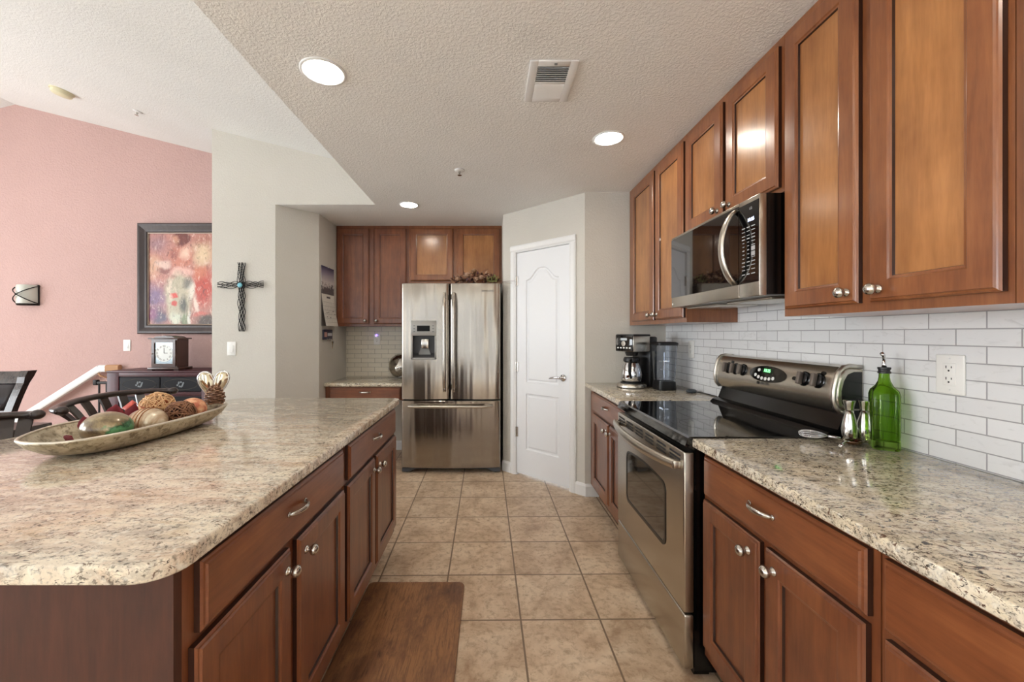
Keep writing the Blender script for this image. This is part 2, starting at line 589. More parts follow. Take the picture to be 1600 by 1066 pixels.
for c, w, zc, h in ADDED_REAR_WINDOWS:  # frames of the added rear windows
    wn += 1
    g = G()
    for s in (-1, 1):
        g.box(c + s * (w / 2 + 0.04) - 0.04, c + s * (w / 2 + 0.04) + 0.04, -2.80, -2.76, zc - h / 2 - 0.08, zc + h / 2 + 0.08)
        g.box(c - w / 2 - 0.08, c + w / 2 + 0.08, -2.80, -2.76, zc + s * (h / 2 + 0.04) - 0.04, zc + s * (h / 2 + 0.04) + 0.04)
    g.box(c - 0.025, c + 0.025, -2.77, -2.74, zc - h / 2, zc + h / 2)
    structure(g.build('window_%d' % wn, M_white))
for c, w, zc, h in LEFT_WINDOWS:
    wn += 1
    g = G()
    for s in (-1, 1):
        g.box(-7.40, -7.36, c + s * (w / 2 + 0.04) - 0.04, c + s * (w / 2 + 0.04) + 0.04, zc - h / 2 - 0.08, zc + h / 2 + 0.08)
        g.box(-7.40, -7.36, c - w / 2 - 0.08, c + w / 2 + 0.08, zc + s * (h / 2 + 0.04) - 0.04, zc + s * (h / 2 + 0.04) + 0.04)
    g.box(-7.37, -7.34, c - 0.025, c + 0.025, zc - h / 2, zc + h / 2)
    structure(g.build('window_%d' % wn, M_white))

# tile splashbacks
g = G().box(1.412, 1.4195, -1.0, 3.25, 0.915, 1.47)
structure(g.build('wall_tile_right', M_tile_r), 'white marble subway tile backsplash along the cooking wall', 'backsplash')
g = G().box(-1.63, -0.80, 4.552, 4.5595, 0.80, 1.40)
structure(g.build('wall_tile_back', M_tile_b), 'cream subway tile backsplash above the small desk', 'backsplash')

# baseboards
def bb_prof(t=0.015, h=0.1):
    return [(0, 0), (-t, 0), (-t, h - 0.02), (-t * 0.55, h - 0.006), (-t * 0.3, h), (0, h)]
g = G().rings([[(x, 3.25 + p[0], p[1]) for p in bb_prof()] for x in (0.762, 0.90)])
structure(g.build('baseboard_stub', M_white), 'white baseboard at the foot of the narrow wall', 'baseboard')
g = G()
g.rings([[(x, p[0], p[1]) for p in bb_prof()] for x in (0.0, D0 - 0.062)])
g.rings([[(x, p[0], p[1]) for p in bb_prof()] for x in (D1 + 0.062, PL + 0.006)])
structure(g.build('baseboard_pantry', M_white, None, loc=PB, rot=(0, 0, pang)), 'white baseboard either side of the pantry door', 'baseboard')
g = G().rings([[(x, 4.56 + p[0], p[1]) for p in bb_prof()] for x in (-1.63, -0.85)])
structure(g.build('baseboard_back', M_white), 'white baseboard under the desk', 'baseboard')

# pantry door with casing
door = bpy.data.objects.new('door_1', None)
COL.objects.link(door)
door.location = PB
door.rotation_euler = (0, 0, pang)
structure(door, 'white two-panel arched pantry door in the diagonal wall', 'door')
CW = 0.062
cas = [(0, 0.0), (0, -0.012), (0.012, -0.018), (0.044, -0.018), (0.056, -0.010), (CW, -0.010), (CW, 0.0)]
g = G()
def casing_bar(xo, sgn):
    g.rings([[(xo + sgn * p[0], p[1], z) for p in cas] for z in (0.0, DT + 0.001)])
casing_bar(D0 - CW, 1)
casing_bar(D1 + CW, -1)
g.rings([[(x, p[1], DT + CW - p[0]) for p in cas] for x in (D0 - CW, D1 + CW)])
g.build('door_casing', M_white, door)
g = G().box(D0, D0 + 0.004, 0.0, 0.09, 0, DT).box(D1 - 0.004, D1, 0.0, 0.09, 0, DT).box(D0, D1, 0.0, 0.09, DT - 0.004, DT)
g.build('door_jamb', M_white, door)
# slab with two raised panels, the upper one arched
DX0, DX1, DZ0, DZ1 = D0 + 0.006, D1 - 0.006, 0.018, DT - 0.008
DW = DX1 - DX0
def arch_outline(x0, x1, z0, z1, rise, n=24):
    pts = [(x0, z0), (x1, z0)]
    for k in range(n + 1):
        t = k / n
        x = x1 + (x0 - x1) * t
        s = max(0.0, 1 - abs(2 * t - 1) * 1.08)
        hump = 0.5 - 0.5 * cos(pi * min(1.0, s * 1.15))
        pts.append((x, z1 + rise * hump))
    return pts
g = G()
YF = 0.004
px0, px1 = DX0 + 0.105, DX1 - 0.105
upper = arch_outline(px0, px1, 0.865, 1.80, 0.10)
lower = arch_outline(px0, px1, 0.25, 0.765, 0.0)
def inset(poly, d):
    cx = sum(p[0] for p in poly) / len(poly); 
    x0, x1 = min(p[0] for p in poly), max(p[0] for p in poly)
    z0, z1 = min(p[1] for p in poly), max(p[1] for p in poly)
    w, h = x1 - x0, z1 - z0
    cz = (z0 + z1) / 2
    return [(cx + (p[0] - cx) * (w - 2 * d) / w, cz + (p[1] - cz) * (h - 2 * d) / h) for p in poly]
def raised(poly):
    rs = []
    for d, y in ((0, YF), (0.008, YF + 0.008), (0.022, YF + 0.009), (0.034, YF + 0.003)):
        rs.append([(x, y, z) for x, z in inset(poly, d)])
    g.rings(rs, True, False, True)
raised(upper)
raised(lower)
# front face of the slab around the two panels, as strips
def strip_face(pts):
    g.bm.faces.new([g.bm.verts.new((x, YF, z)) for x, z in pts])
strip_face([(DX0, DZ0), (px0, DZ0), (px0, DZ1), (DX0, DZ1)])
strip_face([(px1, DZ0), (DX1, DZ0), (DX1, DZ1), (px1, DZ1)])
strip_face([(px0, DZ0), (px1, DZ0), (px1, 0.25), (px0, 0.25)])
strip_face([(px0, 0.765), (px1, 0.765), (px1, 0.865), (px0, 0.865)])
top = upper[2:]
for a, b in zip(top, top[1:]):
    strip_face([a, b, (b[0], DZ1), (a[0], DZ1)])
for (xa, za), (xb, zb) in (((DX0, DZ0), (DX1, DZ0)), ((DX1, DZ0), (DX1, DZ1)), ((DX1, DZ1), (DX0, DZ1)), ((DX0, DZ1), (DX0, DZ0))):
    g.bm.faces.new([g.bm.verts.new(v) for v in ((xa, YF, za), (xb, YF, zb), (xb, YF + 0.035, zb), (xa, YF + 0.035, za))])
g.bm.faces.new([g.bm.verts.new(v) for v in ((DX0, YF + 0.035, DZ0), (DX1, YF + 0.035, DZ0), (DX1, YF + 0.035, DZ1), (DX0, YF + 0.035, DZ1))])
bmesh.ops.remove_doubles(g.bm, verts=g.bm.verts, dist=0.0002)
g.build('door_panel', M_doorwhite, door)
for hz in (0.40, 1.00, 1.80):
    g = G().cyl((D0 + 0.001, -0.004, hz - 0.045), 0.007, 0.09, 12).box(D0 + 0.001, D0 + 0.02, -0.001, 0.004, hz - 0.045, hz + 0.045)
    g.build('door_hinge', M_nickel, door, auto=40)
g = G().lathe([(0.0, 0.0), (0.031, 0.0), (0.031, 0.006), (0.026, 0.012), (0.012, 0.014), (0.011, 0.045), (0.0, 0.05)], (DX1 - 0.06, YF, 0.935), 24, '-y')
hx = DX1 - 0.06
g.tube([(hx, YF - 0.042, 0.935), (hx - 0.03, YF - 0.047, 0.938), (hx - 0.07, YF - 0.047, 0.936), (hx - 0.105, YF - 0.043, 0.928), (hx - 0.118, YF - 0.04, 0.922)], [0.0105, 0.010, 0.009, 0.008, 0.006], 10)
g.build('door_handle', M_chrome, door, smooth=True)

# ================================================================== CABINETS
DOOR_T = 0.022
STILE = 0.058

def door_front(w, h, t=DOOR_T, stile=STILE):
    loops = [(0.0, -0.001), (0.0, -t + 0.009), (0.004, -t + 0.005), (0.007, -t + 0.004), (0.010, -t),
             (stile, -t), (stile + 0.004, -t + 0.004), (stile + 0.010, -t + 0.005), (stile + 0.012, -t + 0.012)]
    return loops

def drawer_front(t=DOOR_T):
    return [(0.0, -0.001), (0.0, -t + 0.009), (0.004, -t + 0.005), (0.009, -t + 0.004), (0.012, -t)]

def tone_edges(o, rings, panel=None):
    """second material on the outer edge and inner moulding rings, third on the centre panel"""
    me = o.data
    me.materials.append(M_edge_dark)
    if panel is not None:
        me.materials.append(panel)
    for p in me.polygons:
        k = p.index // 4
        if k in rings:
            p.material_index = 1
        elif panel is not None and p.index == len(me.polygons) - 1:
            p.material_index = 2
    return o

def knob_geo(x, z, y=-DOOR_T):
    prof = [(0.0, 0.0), (0.0125, 0.0), (0.0125, 0.002), (0.0095, 0.005), (0.0062, 0.008), (0.0060, 0.012), (0.0110, 0.0145), (0.0155, 0.019), (0.0170, 0.0245), (0.0155, 0.030), (0.011, 0.0345), (0.005, 0.0367), (0.0, 0.037)]
    return G().lathe(prof, (x, y, z), 20, '-y')

def pull_geo(x, z, y=-DOOR_T, half=0.05):
    pts = []
    for k in range(13):
        t = -1 + 2 * k / 12
        pts.append((x + half * t, y - 0.026 * (1 - t * t) ** 0.6 + 0.001, z))
    rad = [0.0050 + 0.0018 * (1 - abs(-1 + 2 * k / 12)) for k in range(13)]
    g = G().tube(pts, rad, 10, flat=(1.25, 0.8))
    for s in (-1, 1):
        g.lathe([(0.0, 0.0), (0.008, 0.0), (0.0075, 0.003), (0.0, 0.005)], (x + s * half, y, z), 14, '-y')
    return g

def cabinet(name, label, cat, loc, rotz, w, depth, z0, z1, doors=(), drawers=(), toe=False, group=None, mat=None, ends=(), panel=None):
    """local frame: x along the run, face frame at y = 0, fronts towards -y"""
    mat = mat or M_cherry
    t = thing(name, label, cat, loc, rotz, group)
    g = G()
    if toe:
        g.box(0.0005, w - 0.0005, 0, depth, 0.105, z1)
    else:
        g.box(0.0005, w - 0.0005, 0, depth, z0, z1)
    g.build('body', mat, t)
    if toe:
        G().box(0.002, w - 0.002, 0.065, depth, 0.0, 0.105).build('toe_kick', M_toe, t)
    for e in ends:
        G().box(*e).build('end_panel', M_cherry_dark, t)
    for d in drawers:
        x0, x1, za, zb, pull = d
        o = G().nested(x1 - x0, zb - za, drawer_front(), x0, za).build('drawer', M_cherry_rail, t)
        tone_edges(o, (0,))
        if pull is not None:
            pull_geo((x0 + x1) / 2 if pull == 'c' else pull, (za + zb) / 2 + 0.012).build('pull', M_nickel, o, smooth=True)
    for d in doors:
        x0, x1, za, zb, kx, kz = d
        o = G().nested(x1 - x0, zb - za, door_front(x1 - x0, zb - za), x0, za).build('door', mat, t)
        tone_edges(o, (0, 7), panel)
        if kx is not None:
            k = knob_geo(kx, kz).build('knob', M_nickel, o, smooth=True)
    return t

BT = 0.879            # underside of the stone
DZ = (0.152, 0.697)   # base doors
RZ = (0.716, 0.858)   # drawers
GB, GU, GI = 'base cabinets along the cooking wall', 'upper cabinets along the cooking wall', 'island cabinets'

cabinet('base_cabinet', 'cherry base cabinet between the range and the narrow wall stub', 'cabinet', (0.805, 3.235, 0), -pi / 2, 0.89, 0.60, 0, BT,
        doors=[(0.115, 0.535, *DZ, 0.500, 0.650), (0.560, 0.868, *DZ, 0.592, 0.650)], drawers=[(0.115, 0.868, *RZ, 0.49)], toe=True, group=GB)
cabinet('base_cabinet', 'cherry base cabinet with two doors and a drawer on the near side of the range', 'cabinet', (0.805, 1.515, 0), -pi / 2, 0.684, 0.60, 0, BT,
        doors=[(0.019, 0.330, *DZ, 0.288, 0.650), (0.357, 0.664, *DZ, 0.398, 0.650)], drawers=[(0.024, 0.668, *RZ, 'c')], toe=True, group=GB)
cabinet('base_cabinet', 'cherry base cabinet at the lower right edge of the photo, no handle on its drawer', 'cabinet', (0.805, 0.829, 0), -pi / 2, 0.88, 0.60, 0, BT,
        doors=[(0.020, 0.430, *DZ, 0.39, 0.650), (0.450, 0.860, *DZ, 0.49, 0.650)], drawers=[(0.018, 0.862, *RZ, None)], toe=True, group=GB)

# island
cabinet('island_cabinet', 'near cherry island cabinet with dark end panel under the stone corner', 'cabinet', (-0.59, 0.77, 0), pi / 2, 0.83, 0.62, 0, BT,
        doors=[(0.015, 0.386, *DZ, 0.358, 0.645), (0.430, 0.812, *DZ, 0.472, 0.645)], drawers=[(0.030, 0.800, *RZ, 'c')], toe=True, group=GI,
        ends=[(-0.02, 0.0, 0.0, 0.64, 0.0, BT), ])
cabinet('island_cabinet', 'far cherry island cabinet nearest the refrigerator', 'cabinet', (-0.59, 1.601, 0), pi / 2, 0.849, 0.62, 0, BT,
        doors=[(0.020, 0.394, *DZ, 0.362, 0.645), (0.423, 0.834, *DZ, 0.460, 0.645)], drawers=[(0.030, 0.818, *RZ, 0.40)], toe=True, group=GI,
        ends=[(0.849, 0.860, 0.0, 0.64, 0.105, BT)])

# uppers on the cooking wall
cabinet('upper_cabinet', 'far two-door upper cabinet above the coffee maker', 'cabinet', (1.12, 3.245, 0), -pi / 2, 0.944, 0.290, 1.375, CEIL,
        doors=[(0.088, 0.512, 1.402, 2.415, 0.480, 1.437), (0.545, 0.930, 1.402, 2.415, 0.577, 1.437)], group=GU, mat=M_cherry_lit, panel=M_panel_lit)
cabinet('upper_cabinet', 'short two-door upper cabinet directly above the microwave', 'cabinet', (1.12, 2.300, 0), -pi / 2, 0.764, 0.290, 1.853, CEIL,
        doors=[(0.017, 0.378, 1.873, 2.415, 0.345, 1.905), (0.409, 0.750, 1.873, 2.415, 0.442, 1.905)], group=GU, mat=M_cherry_lit, panel=M_panel_lit)
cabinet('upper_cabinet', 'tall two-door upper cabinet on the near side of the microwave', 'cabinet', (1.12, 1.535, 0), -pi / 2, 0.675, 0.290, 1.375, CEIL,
        doors=[(0.020, 0.322, 1.402, 2.415, 0.290, 1.437), (0.359, 0.663, 1.402, 2.415, 0.392, 1.437)], group=GU, mat=M_cherry_lit, panel=M_panel_lit)
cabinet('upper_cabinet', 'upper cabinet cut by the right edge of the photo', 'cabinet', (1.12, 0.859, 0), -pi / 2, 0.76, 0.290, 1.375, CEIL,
        doors=[(0.022, 0.370, 1.402, 2.415, 0.338, 1.437), (0.390, 0.738, 1.402, 2.415, 0.422, 1.437)], group=GU, mat=M_cherry_lit, panel=M_panel_lit)

# back wall uppers
GBK = 'upper cabinets on the back wall'
cabinet('upper_cabinet', 'dark cherry two-door upper cabinet above the desk', 'cabinet', (-1.629, 4.26, 0), 0, 0.763, 0.290, 1.387, CEIL,
        doors=[(0.012, 0.348, 1.412, 2.418, 0.312, 1.445), (0.398, 0.742, 1.412, 2.418, 0.430, 1.445)], group=GBK)
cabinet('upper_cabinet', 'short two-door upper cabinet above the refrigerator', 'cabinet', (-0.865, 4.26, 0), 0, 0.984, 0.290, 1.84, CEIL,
        doors=[(0.020, 0.471, 1.865, 2.418, None, None), (0.512, 0.966, 1.865, 2.418, None, None)], group=GBK, mat=M_cherry_lit, panel=M_panel_lit)

# desk
desk = thing('desk', 'cherry desk unit with shallow drawer in the alcove beside the refrigerator', 'desk', (-1.628, 3.975, 0), 0)
G().box(0.0, 0.782, 0.0, 0.57, 0.655, 0.789).box(0.0, 0.022, 0.0, 0.57, 0.0, 0.655).box(0.760, 0.782, 0.0, 0.57, 0.0, 0.655).build('body', M_cherry, desk)
dd = G().nested(0.70, 0.118, drawer_front(), 0.045, 0.662).build('drawer', M_cherry_rail, desk)
pull_geo(0.395, 0.735).build('pull', M_nickel, dd, smooth=True)
g = G().box(-1.6275, -0.845, 3.935, 4.551, 0.79, 0.825, 0.008)
tag(g.build('countertop', M_granite_r, None, auto=40), 'small granite countertop on the desk in the alcove', 'countertop')

# stone countertops
def arc(cx, cy, r, a0, a1, n=7):
    return [(cx + r * cos(radians(a0 + (a1 - a0) * k / n)), cy + r * sin(radians(a0 + (a1 - a0) * k / n))) for k in range(n + 1)]
isl = [(-1.90, 0.685)] + arc(-0.623, 0.755, 0.07, -90, 0) + arc(-0.593, 2.44, 0.04, 0, 90) + [(-1.50, 2.48)] + arc(-1.50, 2.40, 0.08, 90, 160, 5) + [(-1.70, 2.02), (-1.81, 1.62), (-1.88, 1.2)]
g = G().prism(isl, BT + 0.0005, 0.914, 0.006, 3)
tag(g.build('island_countertop', M_granite_i, None, auto=40), 'long veined granite countertop with clipped corner on the island', 'countertop')
g = G().prism([(0.763, 2.342), (1.411, 2.342), (1.411, 3.249), (0.763, 3.249)], BT + 0.0005, 0.915, 0.007, 3)
tag(g.build('countertop', M_granite_r, None, auto=40), 'granite countertop under the coffee maker, beyond the range', 'countertop')
g = G().prism([(0.763, -0.06), (1.411, -0.06), (1.411, 1.524), (0.763, 1.524)], BT + 0.0005, 0.915, 0.007, 3)
tag(g.build('countertop', M_granite_r, None, auto=40), 'glossy granite countertop under the green bottle, near the viewer', 'countertop')

# ================================================================== REFRIGERATOR
FX0, FX1, FY, FTOP = -0.837, 0.094, 3.78, 1.782
fr = thing('refrigerator', 'stainless french-door refrigerator with water dispenser beside the pantry', 'refrigerator', ((FX0 + FX1) / 2, FY, 0))
FW = FX1 - FX0
hw = FW / 2
G().box(-hw + 0.004, hw - 0.004, 0.075, 0.76, 0.035, FTOP - 0.012).build('body', M_black, fr)
def bulge(x, x0, x1, amt, edge=0.02):
    """front y of a slightly convex door"""
    t = (x - x0) / (x1 - x0) * 2 - 1
    y = -amt * (1 - t * t)
    d = min(x - x0, x1 - x)
    if d < edge:
        q = 1 - d / edge
        y += edge * (1 - math.sqrt(max(0.0, 1 - q * q)))
    return y
def convex_door(x0, x1, z0, z1, amt, back, hole=None, extra_x=()):
    g = G()
    bm = g.bm
    xs = [x0 + 0.02 * (1 - cos(pi / 2 * k / 6)) for k in range(7)]
    n = 22
    xs += [x0 + 0.02 + (x1 - x0 - 0.04) * k / n for k in range(1, n)]
    xs += [x1 - 0.02 * (1 - cos(pi / 2 * k / 6)) for k in range(6, -1, -1)]
    zs = [z0, z0 + 0.004, z1 - 0.004, z1]
    if hole:
        xs = [x for x in xs if abs(x - hole[0]) > 0.008 and abs(x - hole[1]) > 0.008] + [hole[0], hole[1]]
        zs += [hole[2], hole[3]]
    xs = sorted(xs)
    zs = sorted(zs)
    V = {}
    for i, x in enumerate(xs):
        for j, z in enumerate(zs):
            y = bulge(x, x0, x1, amt)
            if j in (0, len(zs) - 1):
                y += 0.004
            V[i, j] = bm.verts.new((x, y, z))
    for i in range(len(xs) - 1):
        for j in range(len(zs) - 1):
            if hole and hole[0] - 1e-6 <= xs[i] and xs[i + 1] <= hole[1] + 1e-6 and hole[2] - 1e-6 <= zs[j] and zs[j + 1] <= hole[3] + 1e-6:
                continue
            bm.faces.new((V[i, j], V[i + 1, j], V[i + 1, j + 1], V[i, j + 1]))
    B = {}
    for i, x in enumerate(xs):
        for j in (0, len(zs) - 1):
            B[i, j] = bm.verts.new((x, back, zs[j]))
    top = len(zs) - 1
    for i in range(len(xs) - 1):
        bm.faces.new((V[i, 0], B[i, 0], B[i + 1, 0], V[i + 1, 0]))
        bm.faces.new((V[i, top], V[i + 1, top], B[i + 1, top], B[i, top]))
    for i in (0, len(xs) - 1):
        bm.faces.new([V[i, j] for j in range(len(zs))] + [B[i, top], B[i, 0]])
    bm.faces.new([B[i, 0] for i in range(len(xs))] + [B[i, top] for i in reversed(range(len(xs)))])
    return g
ZS = 0.690
hole = (-0.365, -0.140, 1.075, 1.425)
mx = 0.0175 - 0.0025
xm = -0.384 - (FX0 + FX1) / 2
dl = convex_door(-hw, xm - 0.004, ZS + 0.004, FTOP, 0.020, 0.07, hole).build('door', M_steel_v, fr, auto=35)
dl['label'] = 'stainless door with the water dispenser'
dr = convex_door(xm + 0.004, hw, ZS + 0.004, FTOP, 0.020, 0.07).build('door', M_steel_v, fr, auto=35)
fz = convex_door(-hw, hw, 0.055, ZS - 0.008, 0.024, 0.07).build('freezer_drawer', M_steel_v, fr, auto=35)
def bar_handle(x, y, z0, z1, r, parent, vertical=True):
    g = G()
    n = 14
    pts, rad = [], []
    for k in range(n + 1):
        t = k / n
        s = min(1.0, min(t, 1 - t) * 9)
        yy = y + 0.026 * (1 - s) ** 2 
        c = z0 + (z1 - z0) * t
        pts.append((x, yy, c) if vertical else (c, yy, x))
        rad.append(r * (0.8 + 0.2 * s))
    g.tube(pts, rad, 12, flat=(1.0, 0.85) if vertical else (0.85, 1.0))
    return g
for sx, par in ((xm - 0.044, dl), (xm + 0.044, dr)):
    g = bar_handle(sx, -0.058, 0.770, 1.690, 0.0165, par)
    for zz in (0.80, 1.66):
        g.box(sx - 0.011, sx + 0.011, -0.055, 0.0, zz - 0.025, zz + 0.025, 0.004)
    g.build('handle', M_steel_v, par, smooth=False, auto=50)
g = bar_handle(0.635, -0.066, -hw + 0.075, hw - 0.075, 0.0165, fz, False)
for xx in (-hw + 0.12, hw - 0.12):
    g.box(xx - 0.03, xx + 0.03, -0.062, -0.005, 0.624, 0.646, 0.004)
g.build('handle', M_steel, fz, auto=50)
# dispenser
disp = G()
hx0, hx1, hz0, hz1 = hole
yb = bulge((hx0 + hx1) / 2, -hw, xm - 0.004, 0.02)
fy = yb - 0.004
zmid = 1.290
disp.box(hx0 - 0.006, hx1 + 0.006, fy, fy + 0.02, zmid, hz1 + 0.006, 0.003)
disp.box(hx0 - 0.006, hx0 + 0.010, fy, fy + 0.02, hz0 - 0.006, zmid + 0.002, 0.002)
disp.box(hx1 - 0.010, hx1 + 0.006, fy, fy + 0.02, hz0 - 0.006, zmid + 0.002, 0.002)
disp.box(hx0 - 0.006, hx1 + 0.006, fy, fy + 0.02, hz0 - 0.006, hz0 + 0.010, 0.002)
dp = disp.build('dispenser', plain('dispenser_silver', (158, 156, 151), 0.35, 0.4), dl, auto=40)
g = G()
x0, x1, z0, z1, yd = hx0 + 0.008, hx1 - 0.008, hz0 + 0.008, zmid, fy + 0.068
for f in ([(x0, yd, z0 + 0.04), (x1, yd, z0 + 0.04), (x1, yd, z1), (x0, yd, z1)], [(x0, fy + 0.01, z0), (x0, yd, z0 + 0.04), (x0, yd, z1), (x0, fy + 0.01, z1)],
          [(x1, fy + 0.01, z0), (x1, yd, z0 + 0.04), (x1, yd, z1), (x1, fy + 0.01, z1)], [(x0, fy + 0.01, z0), (x1, fy + 0.01, z0), (x1, yd, z0 + 0.04), (x0, yd, z0 + 0.04)],
          [(x0, fy + 0.01, z1), (x1, fy + 0.01, z1), (x1, yd, z1), (x0, yd, z1)]):
    g.bm.faces.new([g.bm.verts.new(v) for v in f])
g.build('recess', M_darkgrey, dp)
xc = (hx0 + hx1) / 2
g = G().rings([[(xc - a, fy + 0.05, 1.10), (xc + a, fy + 0.05, 1.10), (xc + a, fy + 0.055, 1.11), (xc - a, fy + 0.055, 1.11)] for a in (0.06,)] + [[(xc - 0.03, fy + 0.062, 1.19), (xc + 0.03, fy + 0.062, 1.19), (xc + 0.03, fy + 0.066, 1.195), (xc - 0.03, fy + 0.066, 1.195)]])
g.build('drip_plate', M_grey, dp)
g = G().box(xc - 0.028, xc + 0.045, fy + 0.02, fy + 0.06, 1.17, 1.262, 0.012)
g.build('paddle', M_nickel, dp, auto=40)
G().box(xc - 0.062, xc + 0.058, fy - 0.0015, fy + 0.004, 1.332, 1.385, 0.001).build('display', plain('dark_display', (10, 10, 11), 0.5, Specular_IOR_Level=0.2), dp)
g = G()
for s in (-1, 1):
    for k in range(3):
        G().box(xc + s * 0.088 - 0.009, xc + s * 0.088 + 0.009, fy - 0.0012, fy + 0.003, 1.325 + k * 0.028, 1.330 + k * 0.028).build('button', M_darkgrey, dp)
lettering('SAMSUNG', 0.022, 0.0006, M_darkgrey, dr, at(0.345, bulge(0.345, xm + 0.004, hw, 0.02) - 0.0012, 1.71) @ Matrix.Rotation(radians(3.5), 4, 'Z') @ FACE_NY, 'logo', spacing=1.15)
# base grille and feet
g = G().rings([[(x, y, z) for y, z in ((0.02, 0.048), (0.012 if abs(x) > hw - 0.10 else 0.035, 0.012 if abs(x) > hw - 0.10 else 0.030), (0.10, 0.020), (0.10, 0.048))] for x in (-hw + 0.004, -hw + 0.07, -hw + 0.13, hw - 0.13, hw - 0.07, hw - 0.004)])
g.build('base_grille', M_darkgrey, fr)
for s in (-1, 1):
    G().lathe([(0.022, 0.0), (0.024, 0.004), (0.02, 0.02), (0.02, 0.03)], (s * (hw - 0.05), 0.06, 0.0), 16).build('foot', M_blackplastic, fr, auto=40)
    G().lathe([(0.02, 0.0), (0.02, 0.036)], (s * (hw - 0.08), 0.70, 0.0), 12).build('foot', M_blackplastic, fr, auto=40)

# ================================================================== RANGE
RY0, RY1 = 1.530, 2.336
RC = (RY0 + RY1) / 2
rg = thing('electric_range', 'stainless electric range with black glass cooktop between the two granite counters', 'range', (1.07, RC, 0))
def rx(x):
    return x - 1.07
hy = (RY1 - RY0) / 2
G().box(rx(0.775), rx(1.405), -hy + 0.004, hy - 0.004, 0.02, 0.893).build('body', M_black, rg)
# cooktop with rolled front lip
prof = [(rx(0.755), 0.9195), (rx(0.747), 0.914), (rx(0.741), 0.900), (rx(0.736), 0.884), (rx(0.742), 0.880), (rx(0.760), 0.890), (rx(0.775), 0.894), (rx(1.33), 0.894), (rx(1.33), 0.9195)]
ct = G().extrude(prof, 'y', -hy - 0.004, hy + 0.004).build('cooktop', M_blackglass, rg)
M_ring = plain('burner_ring_grey', (44, 44, 47), 0.15)
for (bx, by, br) in ((0.93, -0.19, 0.105), (0.93, 0.20, 0.085), (1.17, -0.19, 0.08), (1.17, 0.20, 0.105)):
    n = 48
    g = G()
    g.rings([[(rx(bx) + r * cos(2 * pi * k / n), by + r * sin(2 * pi * k / n), 0.9198) for k in range(n)] for r in (br, br - 0.002)], True, False, False)
    g.build('burner_ring', M_ring, ct)
# oven door with arched glass window
od_x0, od_x1 = rx(0.735), rx(0.775)
def rrect(y0, y1, z0, z1, r, arch=0.0, n=6):
    pts = []
    for (cy, cz, a0) in ((y1 - r, z0 + r, -90), (y1 - r, z1 - r, 0), (y0 + r, z1 - r, 90), (y0 + r, z0 + r, 180)):
        for k in range(n + 1):
            a = radians(a0 + 90 * k / n)
            y, z = cy + r * cos(a), cz + r * sin(a)
            pts.append((y, z))
    if arch:
        out = []
        for y, z in pts:
            t = (y - (y0 + y1) / 2) / ((y1 - y0) / 2)
            out.append((y, z + (arch * (1 - t * t) if z > (z0 + z1) / 2 else 0)))
        # add points along the top edge for a smooth arch
        i = 2 * (n + 1)
        topn = 10
        extra = []
        for k in range(1, topn):
            y = (y1 - r) + (y0 + r - (y1 - r)) * k / topn
            t = (y - (y0 + y1) / 2) / ((y1 - y0) / 2)
            extra.append((y, z1 + arch * (1 - t * t)))
        out = out[:i] + extra + out[i:]
        return out
    return pts
def cyl_front(outline, xs):
    """rings of an outline (y, z) at successive (x, inset)"""
    cy = sum(p[0] for p in outline) / len(outline)
    cz = sum(p[1] for p in outline) / len(outline)
    h = max(p[0] for p in outline) - min(p[0] for p in outline)
    v = max(p[1] for p in outline) - min(p[1] for p in outline)
    rs = []
    for x, ins in xs:
        rs.append([(x, cy + (y - cy) * (h - 2 * ins) / h, cz + (z - cz) * (v - 2 * ins) / v) for y, z in outline])
    return rs
od = G().box(od_x0, od_x1, -hy + 0.003, hy - 0.003, 0.246, 0.858, 0.006, 3).build('oven_door', M_steel, rg, auto=40)
win = rrect(-0.243, 0.245, 0.412, 0.680, 0.035, 0.018)
G().rings(cyl_front(win, [(od_x0 + 0.004, 0.0), (od_x0 - 0.003, 0.0), (od_x0 - 0.003, 0.012), (od_x0 - 0.0005, 0.015)])).build('window_bezel', M_black, od)
M_ovenglass = plain('smoked_oven_glass', (40, 35, 29), 0.06, 0.0, Coat_Weight=0.6, Coat_Roughness=0.02)
G().rings(cyl_front(win, [(od_x0 + 0.003, 0.014), (od_x0 - 0.0012, 0.014)])).build('window_glass', M_ovenglass, od)
g = G()
for k in range(6):
    yc = -0.325 + 0.130 * k
    for j in range(3):
        zc = 0.838 - 0.0155 * j
        g.box(od_x0 - 0.0012, od_x0 + 0.002, yc - 0.046, yc + 0.046, zc - 0.0040, zc + 0.0040)
vs = g.build('vent_slot', M_slot, od)
vs['kind'] = 'stuff'
# bowed handle
pts, rad = [], []
for k in range(21):
    t = -1 + 2 * k / 20
    pts.append((od_x0 - 0.022 - 0.042 * (1 - abs(t) ** 2.4), 0.372 * t, 0.803 - 0.004 * (1 - t * t)))
    rad.append(0.0175 + 0.003 * (1 - t * t))
g = G().tube(pts, rad, 12, flat=(1.1, 0.75))
for s in (-1, 1):
    g.box(od_x0 - 0.03, od_x0 + 0.001, s * 0.362 - 0.017, s * 0.362 + 0.017, 0.787, 0.819, 0.006)
g.build('handle', M_steel, od, auto=50)
# storage drawer
sd = G().box(od_x0 + 0.001, od_x1, -hy + 0.003, hy - 0.003, 0.030, 0.238, 0.008, 3).build('storage_drawer', M_steel, rg, auto=40)
# side trims, black toe
G().box(rx(0.78), rx(0.84), -hy + 0.02, hy - 0.02, 0.0, 0.03).build('base', M_black, rg)
